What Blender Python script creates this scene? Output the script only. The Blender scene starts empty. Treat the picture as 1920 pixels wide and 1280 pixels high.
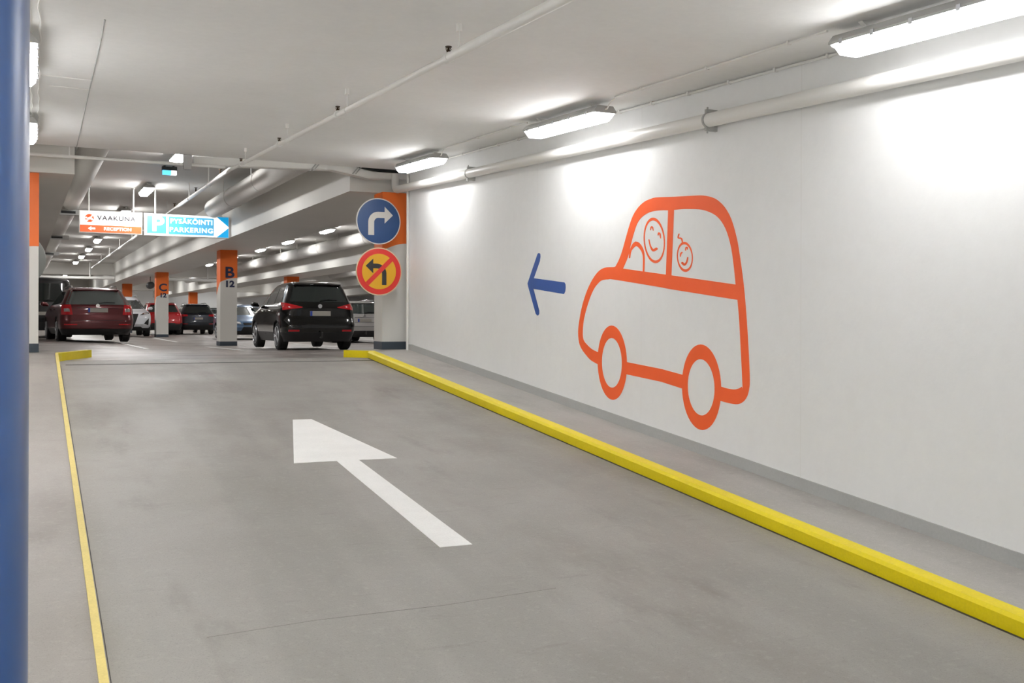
import bpy, bmesh, math, random
from mathutils import Matrix, Vector
random.seed(7)
S = bpy.context.scene
COL = S.collection
R = math.radians
# ---------------------------------------------------------------- camera
cam_d = bpy.data.cameras.new('camera'); cam = bpy.data.objects.new('camera', cam_d); COL.objects.link(cam)
cam_d.sensor_width = 36.0
cam_d.lens = 36.0 * 1868 / 1920
cam_d.shift_y = (601.3 - 640) / 1920
cam_d.clip_start = .05; cam_d.clip_end = 400
YAW, ROLL = .4453, .0032
fwd = Vector((math.sin(YAW), math.cos(YAW), 0)); rt = Vector((math.cos(YAW), -math.sin(YAW), 0)); up = Vector((0, 0, 1))
cx = rt * math.cos(ROLL) + up * math.sin(ROLL); cy = -rt * math.sin(ROLL) + up * math.cos(ROLL)
cam.matrix_world = Matrix(((cx.x, cy.x, -fwd.x, 0), (cx.y, cy.y, -fwd.y, 0), (cx.z, cy.z, -fwd.z, .62), (0, 0, 0, 1)))
S.camera = cam
# ---------------------------------------------------------------- world, exposure
w = bpy.data.worlds.new('world'); S.world = w; w.use_nodes = True
w.node_tree.nodes['Background'].inputs[0].default_value = (.9, .95, 1, 1)
w.node_tree.nodes['Background'].inputs[1].default_value = .15
S.view_settings.view_transform = 'Standard'; S.view_settings.look = 'None'
S.view_settings.gamma = 1.0; S.view_settings.use_curve_mapping = False
S.view_settings.exposure = 0.92
S.cycles.use_denoising = True
S.cycles.max_bounces = 8; S.cycles.diffuse_bounces = 6; S.cycles.glossy_bounces = 4
S.cycles.sample_clamp_indirect = 6.0
LAMP_RAMP, LAMP_LEFT, LAMP_GARAGE = 16.0, 33.0, 55.0      # emission of the tube lamps' diffusers
# garage frame: turned a little against the ramp
DEL = .0137
def G(x, y, z=0): return Vector((x * math.cos(DEL) - y * math.sin(DEL), x * math.sin(DEL) + y * math.cos(DEL), z))
SR, SC = .0935, .0455                     # slopes of ramp and ceiling
def zr(y): return SR * (min(y, 15.15) - 14.85)
def zc(y): return 2.395 + SC * y
def gz(X, Y):
    t = min(max((Y - 15.5) / 15.5, 0), 1); c = min(max((X - 1) / 4, 0), 1)
    return .03 - .197 * t * c
# ---------------------------------------------------------------- materials
def srgb(r, g, b):
    f = lambda v: (v / 255 / 12.92) if v / 255 <= .04045 else ((v / 255 + .055) / 1.055) ** 2.4
    return (f(r), f(g), f(b), 1)
MATS = {}
def mat(name, col, rough=.6, metal=0, noise=None, bump=0, bscale=60, coat=0, spec=.5, emit=0, ecol=None, stretch=None, amt2=None):
    if name in MATS: return MATS[name]
    m = bpy.data.materials.new(name); m.use_nodes = True; nt = m.node_tree; N = nt.nodes; L = nt.links
    b = N['Principled BSDF']
    b.inputs['Base Color'].default_value = col; b.inputs['Roughness'].default_value = rough; b.inputs['Metallic'].default_value = metal
    b.inputs['Coat Weight'].default_value = coat; b.inputs['Coat Roughness'].default_value = .05
    b.inputs['Specular IOR Level'].default_value = spec
    if emit:
        b.inputs['Emission Color'].default_value = ecol or col; b.inputs['Emission Strength'].default_value = emit
    tc = N.new('ShaderNodeTexCoord')
    if noise:
        mp = N.new('ShaderNodeMapping'); L.new(tc.outputs['Object'], mp.inputs[0])
        if stretch: mp.inputs['Scale'].default_value = stretch
        prev = None
        for sc, amt, det in noise:
            n = N.new('ShaderNodeTexNoise'); n.inputs['Scale'].default_value = sc; n.inputs['Detail'].default_value = det; n.inputs['Roughness'].default_value = .6
            L.new(mp.outputs[0], n.inputs['Vector'])
            mr = N.new('ShaderNodeMapRange'); mr.inputs['From Min'].default_value = .3; mr.inputs['From Max'].default_value = .7
            mr.inputs['To Min'].default_value = 1 - amt; mr.inputs['To Max'].default_value = 1 + amt * .6
            L.new(n.outputs['Fac'], mr.inputs['Value'])
            if prev is None: prev = mr.outputs[0]
            else:
                mu = N.new('ShaderNodeMath'); mu.operation = 'MULTIPLY'; L.new(prev, mu.inputs[0]); L.new(mr.outputs[0], mu.inputs[1]); prev = mu.outputs[0]
        vm = N.new('ShaderNodeVectorMath'); vm.operation = 'SCALE'; vm.inputs[0].default_value = col[:3]; L.new(prev, vm.inputs['Scale'])
        L.new(vm.outputs[0], b.inputs['Base Color'])
    if bump:
        n = N.new('ShaderNodeTexNoise'); n.inputs['Scale'].default_value = bscale; n.inputs['Detail'].default_value = 4; L.new(tc.outputs['Object'], n.inputs['Vector'])
        bp = N.new('ShaderNodeBump'); bp.inputs['Strength'].default_value = bump; bp.inputs['Distance'].default_value = .01; L.new(n.outputs['Fac'], bp.inputs['Height']); L.new(bp.outputs[0], b.inputs['Normal'])
    MATS[name] = m; return m
def white_wall():
    m = mat('white_wall_paint', srgb(240, 241, 241), .55, noise=[(.6, .03, 3), (9, .015, 4)], bump=.12, bscale=25)
    return m
M_wall = white_wall()
M_ceil = mat('white_ceiling_paint', srgb(243, 243, 242), .7, noise=[(.5, .05, 3), (14, .02, 4)], bump=.1, bscale=30)
M_gceil = mat('garage_ceiling_paint', srgb(208, 206, 202), .6, noise=[(.4, .06, 3)])
M_beam = mat('beam_paint', srgb(222, 220, 214), .5, noise=[(.5, .04, 3)])
M_kerb = mat('yellow_kerb_paint', srgb(236, 214, 0), .45, noise=[(3, .05, 4), (60, .05, 3)], bump=.2, bscale=80)
M_kerbw = mat('worn_yellow_kerb_paint', srgb(212, 192, 112), .6, noise=[(5, .08, 4), (70, .08, 3)], bump=.2, bscale=80)
M_base = mat('grey_base_paint', srgb(176, 177, 175), .6, noise=[(3, .04, 4), (50, .05, 3)])
M_orange = mat('orange_mural_paint', srgb(244, 95, 32), .5, noise=[(3, .03, 3)])
M_porange = mat('orange_pillar_paint', srgb(240, 114, 34), .5)
M_blue = mat('blue_mural_paint', srgb(42, 82, 156), .5)
M_navy = mat('navy_letter_paint', srgb(34, 40, 74), .5)
M_column = mat('blue_column_paint', srgb(0, 74, 142), .40, noise=[(40, .05, 4)], coat=1, spec=.8)
M_column.node_tree.nodes['Principled BSDF'].inputs['Coat Roughness'].default_value = .28
M_white = mat('white_enamel', srgb(235, 234, 230), .35)
M_pipe = mat('painted_pipe', srgb(232, 231, 227), .35)
M_duct = mat('painted_duct', srgb(214, 212, 208), .75, spec=.3)
M_grey = mat('grey_plastic', srgb(176, 176, 174), .5)
M_dark = mat('dark_grey_metal', srgb(60, 60, 60), .5)
M_black = mat('black_rubber', srgb(24, 24, 25), .7)
M_blackp = mat('black_plastic', srgb(32, 32, 33), .45)
M_plinth = mat('dark_blue_grey_paint', srgb(58, 68, 78), .5)
M_line = mat('white_road_paint', srgb(236, 236, 234), .6, noise=[(4, .04, 4), (80, .05, 2)])
M_brass = mat('dark_brass', srgb(70, 55, 42), .4, metal=.8)
M_chrome = mat('chrome', srgb(220, 220, 222), .15, metal=1)
M_alloy = mat('silver_alloy', srgb(190, 192, 196), .3, metal=.8)
M_glass = mat('dark_car_glass', srgb(40, 48, 47), .03, spec=.9, coat=.5)
M_clear2 = mat('grey_lamp_glass', srgb(150, 146, 142), .15, coat=.8)
M_plate = mat('grey_number_plate', srgb(168, 164, 155), .5)
M_euro = mat('blue_plate_band', srgb(40, 70, 170), .4)
M_red = mat('red_lamp_glass', srgb(190, 20, 30), .12, coat=.8)
M_clear = mat('clear_lamp_glass', srgb(205, 205, 205), .1, coat=.8)
def lamp_set(n, e):      # bottom, aisle side, wall side, ends
    return [mat(n + '_diffuser_' + k, srgb(250, 250, 250), .4, emit=e * f, ecol=(1, .99, .985, 1)) for k, f in (('bottom', 1), ('aisle_side', 1.0), ('wall_side', .12), ('end', .15))]
M_lampR = lamp_set('ramp_lamp', LAMP_RAMP); M_lampL = lamp_set('left_ramp_lamp', LAMP_LEFT)
M_lampG = [mat('garage_lamp_' + k, srgb(250, 250, 250), .4, emit=LAMP_GARAGE * f, ecol=(1, .99, .98, 1)) for k, f in (('diffuser', 1), ('left', .6), ('right', .6), ('end', .04))]
M_crack = mat('hairline_crack', srgb(118, 114, 110), .8)
M_glass2 = mat('grey_car_glass', srgb(92, 98, 97), .05, spec=.9, coat=.5)
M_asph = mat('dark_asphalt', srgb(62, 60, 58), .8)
def floor_mat(name, col, stain, tracks):
    m = bpy.data.materials.new(name); m.use_nodes = True; nt = m.node_tree; N = nt.nodes; L = nt.links; b = N['Principled BSDF']
    tc = N.new('ShaderNodeTexCoord')
    def noise(scale, det, st=(1, 1, 1), rough=.6):
        mp = N.new('ShaderNodeMapping'); mp.inputs['Scale'].default_value = st; L.new(tc.outputs['Object'], mp.inputs[0])
        n = N.new('ShaderNodeTexNoise'); n.inputs['Scale'].default_value = scale; n.inputs['Detail'].default_value = det; n.inputs['Roughness'].default_value = rough
        L.new(mp.outputs[0], n.inputs['Vector']); return n.outputs['Fac']
    def ramp(f, a, c, lo, hi):
        r = N.new('ShaderNodeMapRange'); r.interpolation_type = 'SMOOTHSTEP'
        for k, v in (('From Min', a), ('From Max', c), ('To Min', lo), ('To Max', hi)): r.inputs[k].default_value = v
        L.new(f, r.inputs['Value']); return r.outputs[0]
    def mix(a, c, f):
        x = N.new('ShaderNodeMix'); x.data_type = 'RGBA'
        if hasattr(f, 'is_output'): L.new(f, x.inputs[0])
        else: x.inputs[0].default_value = f
        for i, v in ((6, a), (7, c)):
            if hasattr(v, 'is_output'): L.new(v, x.inputs[i])
            else: x.inputs[i].default_value = v
        return x.outputs[2]
    c = mix(col, stain, ramp(noise(.55, 5, (1.3, .45, 1)), .48, .72, 0, .75))
    c = mix(c, tuple(v * .72 for v in stain[:3]) + (1,), ramp(noise(1.1, 6, (1.6, .5, 1)), .56, .74, 0, .5))
    c = mix(c, tuple(v * .8 for v in col[:3]) + (1,), ramp(noise(.9, 3, (1.5, .1, 1)), .45, .65, 0, .55))
    c = mix(c, tuple(v * .72 for v in stain[:3]) + (1,), ramp(noise(7, 6, (.35, 1.6, 1), .7), .58, .74, 0, .28))
    if tracks: c = mix(c, tuple(v * .8 for v in stain[:3]) + (1,), ramp(noise(.9, 3, (.12, 1.1, 1)), .5, .7, 0, .6))
    c = mix(c, tuple(min(1, v * 1.25) for v in col[:3]) + (1,), ramp(noise(26, 5), .5, .75, 0, .35))
    c = mix(c, tuple(v * .6 for v in col[:3]) + (1,), ramp(noise(110, 4, (1, 1, 1), .8), .52, .68, 0, .7))
    c = mix(c, tuple(min(1, v * 1.35) for v in col[:3]) + (1,), ramp(noise(160, 3, (1, 1, 1), .8), .56, .74, 0, .45))
    L.new(c, b.inputs['Base Color'])
    L.new(ramp(noise(.7, 4), .35, .7, .48, .68) if not tracks else ramp(noise(.7, 4), .35, .7, .32, .5), b.inputs['Roughness'])
    bp = N.new('ShaderNodeBump'); bp.inputs['Strength'].default_value = .25; bp.inputs['Distance'].default_value = .004
    L.new(noise(90, 5), bp.inputs['Height']); L.new(bp.outputs[0], b.inputs['Normal'])
    MATS[name] = m; return m
M_ramp = floor_mat('ramp_concrete', srgb(146, 143, 138), srgb(118, 110, 105), False)
M_walk = floor_mat('walkway_concrete', srgb(170, 167, 162), srgb(145, 139, 134), False)
M_walkl = floor_mat('stained_walkway_concrete', srgb(146, 140, 134), srgb(116, 106, 101), False)
M_floor = floor_mat('garage_floor', srgb(150, 143, 138), srgb(112, 104, 99), True)
# ---------------------------------------------------------------- mesh builder
class MB:
    def __init__(s): s.v = []; s.f = []; s.m = []
    def add(s, vs, fs, mi=0):
        o = len(s.v); s.v += [tuple(v) for v in vs]; s.f += [[i + o for i in f] for f in fs]; s.m += [mi] * len(fs); return s
    def box(s, a, b, mi=0):
        x0, y0, z0 = a; x1, y1, z1 = b
        return s.add([(x0, y0, z0), (x1, y0, z0), (x1, y1, z0), (x0, y1, z0), (x0, y0, z1), (x1, y0, z1), (x1, y1, z1), (x0, y1, z1)],
                     [(0, 3, 2, 1), (4, 5, 6, 7), (0, 1, 5, 4), (1, 2, 6, 5), (2, 3, 7, 6), (3, 0, 4, 7)], mi)
    def tube(s, pts, r, n=12, mi=0, cap=True):
        P = [Vector(p) for p in pts]; rings = []; o = len(s.v); prev = None
        for i, p in enumerate(P):
            t = (P[min(i + 1, len(P) - 1)] - P[max(i - 1, 0)]).normalized()
            if prev is None:
                a = Vector((0, 0, 1)) if abs(t.z) < .9 else Vector((1, 0, 0))
                u = t.cross(a).normalized()
            else: u = (prev - t * prev.dot(t)).normalized()
            prev = u; v = t.cross(u); rr = r[i] if isinstance(r, (list, tuple)) else r
            rings.append([p + (u * math.cos(2 * math.pi * k / n) + v * math.sin(2 * math.pi * k / n)) * rr for k in range(n)])
        vs = [q for g in rings for q in g]; fs = []
        for i in range(len(P) - 1):
            for k in range(n): fs.append((i * n + k, i * n + (k + 1) % n, (i + 1) * n + (k + 1) % n, (i + 1) * n + k))
        if cap: fs += [tuple(range(n))[::-1], tuple((len(P) - 1) * n + k for k in range(n))]
        return s.add(vs, fs, mi)
    def prism(s, poly, fn0, fn1, mi=0):      # poly of 2d points, maps for the two faces
        n = len(poly); a = [fn0(*p) for p in poly]; b = [fn1(*p) for p in poly]
        return s.add(a + b, [tuple(range(n))[::-1], tuple(range(n, 2 * n))] + [(i, (i + 1) % n, n + (i + 1) % n, n + i) for i in range(n)], mi)
    def sweep(s, prof, path, mi=0):          # profile (x,z) at stations (y,dx,dz)
        n = len(prof); vs = [(x + dx, y, z + dz) for y, dx, dz in path for x, z in prof]; fs = []
        for i in range(len(path) - 1):
            for k in range(n): fs.append((i * n + k, i * n + (k + 1) % n, (i + 1) * n + (k + 1) % n, (i + 1) * n + k))
        fs += [tuple(range(n))[::-1], tuple((len(path) - 1) * n + k for k in range(n))]
        return s.add(vs, fs, mi)
def tag(o, label=None, cat=None, group=None, kind=None):
    if label: o['label'] = label
    if cat: o['category'] = cat
    if group: o['group'] = group
    if kind: o['kind'] = kind
    return o
def obj(name, mb, m, parent=None, label=None, cat=None, group=None, kind=None, loc=(0, 0, 0), rz=0, smooth=False, bevel=0, auto=40):
    me = bpy.data.meshes.new(name)
    if isinstance(mb, bpy.types.Mesh): me = mb
    else:
        me.from_pydata(mb.v, [], mb.f)
        for x in (m if isinstance(m, (list, tuple)) else [m]): me.materials.append(x)
        for p, i in zip(me.polygons, mb.m): p.material_index = i
        bm = bmesh.new(); bm.from_mesh(me); bmesh.ops.recalc_face_normals(bm, faces=bm.faces); bm.to_mesh(me); bm.free()
    if smooth: me.shade_smooth(); me.set_sharp_from_angle(angle=R(auto))
    o = bpy.data.objects.new(name, me); COL.objects.link(o); o.location = loc; o.rotation_euler = (0, 0, rz)
    if parent: o.parent = parent
    if bevel:
        md = o.modifiers.new('bevel', 'BEVEL'); md.width = bevel; md.segments = 2; md.limit_method = 'ANGLE'
    return tag(o, label, cat, group, kind)
def empty(name, loc, rz=0, label=None, cat=None, group=None, rx=0):
    o = bpy.data.objects.new(name, None); COL.objects.link(o); o.location = loc; o.rotation_euler = (rx, 0, rz); o.empty_display_size = .2
    return tag(o, label, cat, group)
def copy_tree(o, parent=None):
    c = o.copy(); COL.objects.link(c); c.parent = parent
    for ch in list(o.children): copy_tree(ch, c)
    return c
def struct(name, mb, m, **k): return obj(name, mb, m, kind='structure', **k)
def text_mesh(txt, size, bold=0, align='CENTER', sx=1, spacing=1):
    cu = bpy.data.curves.new('t', 'FONT'); cu.body = txt; cu.size = size; cu.offset = bold; cu.align_x = align; cu.align_y = 'CENTER'; cu.extrude = .002; cu.space_character = spacing
    o = bpy.data.objects.new('t', cu); COL.objects.link(o)
    me = bpy.data.meshes.new_from_object(o.evaluated_get(bpy.context.evaluated_depsgraph_get()))
    bpy.data.objects.remove(o); bpy.data.curves.remove(cu)
    for v in me.vertices: v.co.x *= sx
    return me
def text_obj(name, txt, size, m, parent, loc, bold=0, align='CENTER', sx=1, spacing=1, label=None):
    me = text_mesh(txt, size, bold, align, sx, spacing); me.name = name
    me.transform(Matrix.Rotation(R(90), 4, 'X')); me.materials.clear(); me.materials.append(m)
    o = bpy.data.objects.new(name, me); COL.objects.link(o); o.parent = parent; o.location = loc
    return tag(o, label)
def fill_mesh(name, loops, fn, thick=.002):       # closed loops (first outer, rest holes) filled as a flat 2d curve
    cu = bpy.data.curves.new('f', 'CURVE'); cu.dimensions = '2D'; cu.fill_mode = 'BOTH'; cu.extrude = thick / 2
    for lp in loops:
        sp = cu.splines.new('POLY'); sp.points.add(len(lp) - 1); sp.use_cyclic_u = True
        for p, (a, b) in zip(sp.points, lp): p.co = (a, b, 0, 1)
    o = bpy.data.objects.new('f', cu); COL.objects.link(o)
    me = bpy.data.meshes.new_from_object(o.evaluated_get(bpy.context.evaluated_depsgraph_get()))
    bpy.data.objects.remove(o); bpy.data.curves.remove(cu)
    for v in me.vertices: v.co = fn(v.co.x, v.co.y, v.co.z)
    bm = bmesh.new(); bm.from_mesh(me); bmesh.ops.recalc_face_normals(bm, faces=bm.faces); bm.to_mesh(me); bm.free()
    me.name = name; return me
def mesh_obj(name, me, m, parent=None, loc=(0, 0, 0), **k):
    me.materials.clear(); me.materials.append(m)
    o = bpy.data.objects.new(name, me); COL.objects.link(o); o.location = loc
    if parent: o.parent = parent
    return tag(o, **k)
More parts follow.
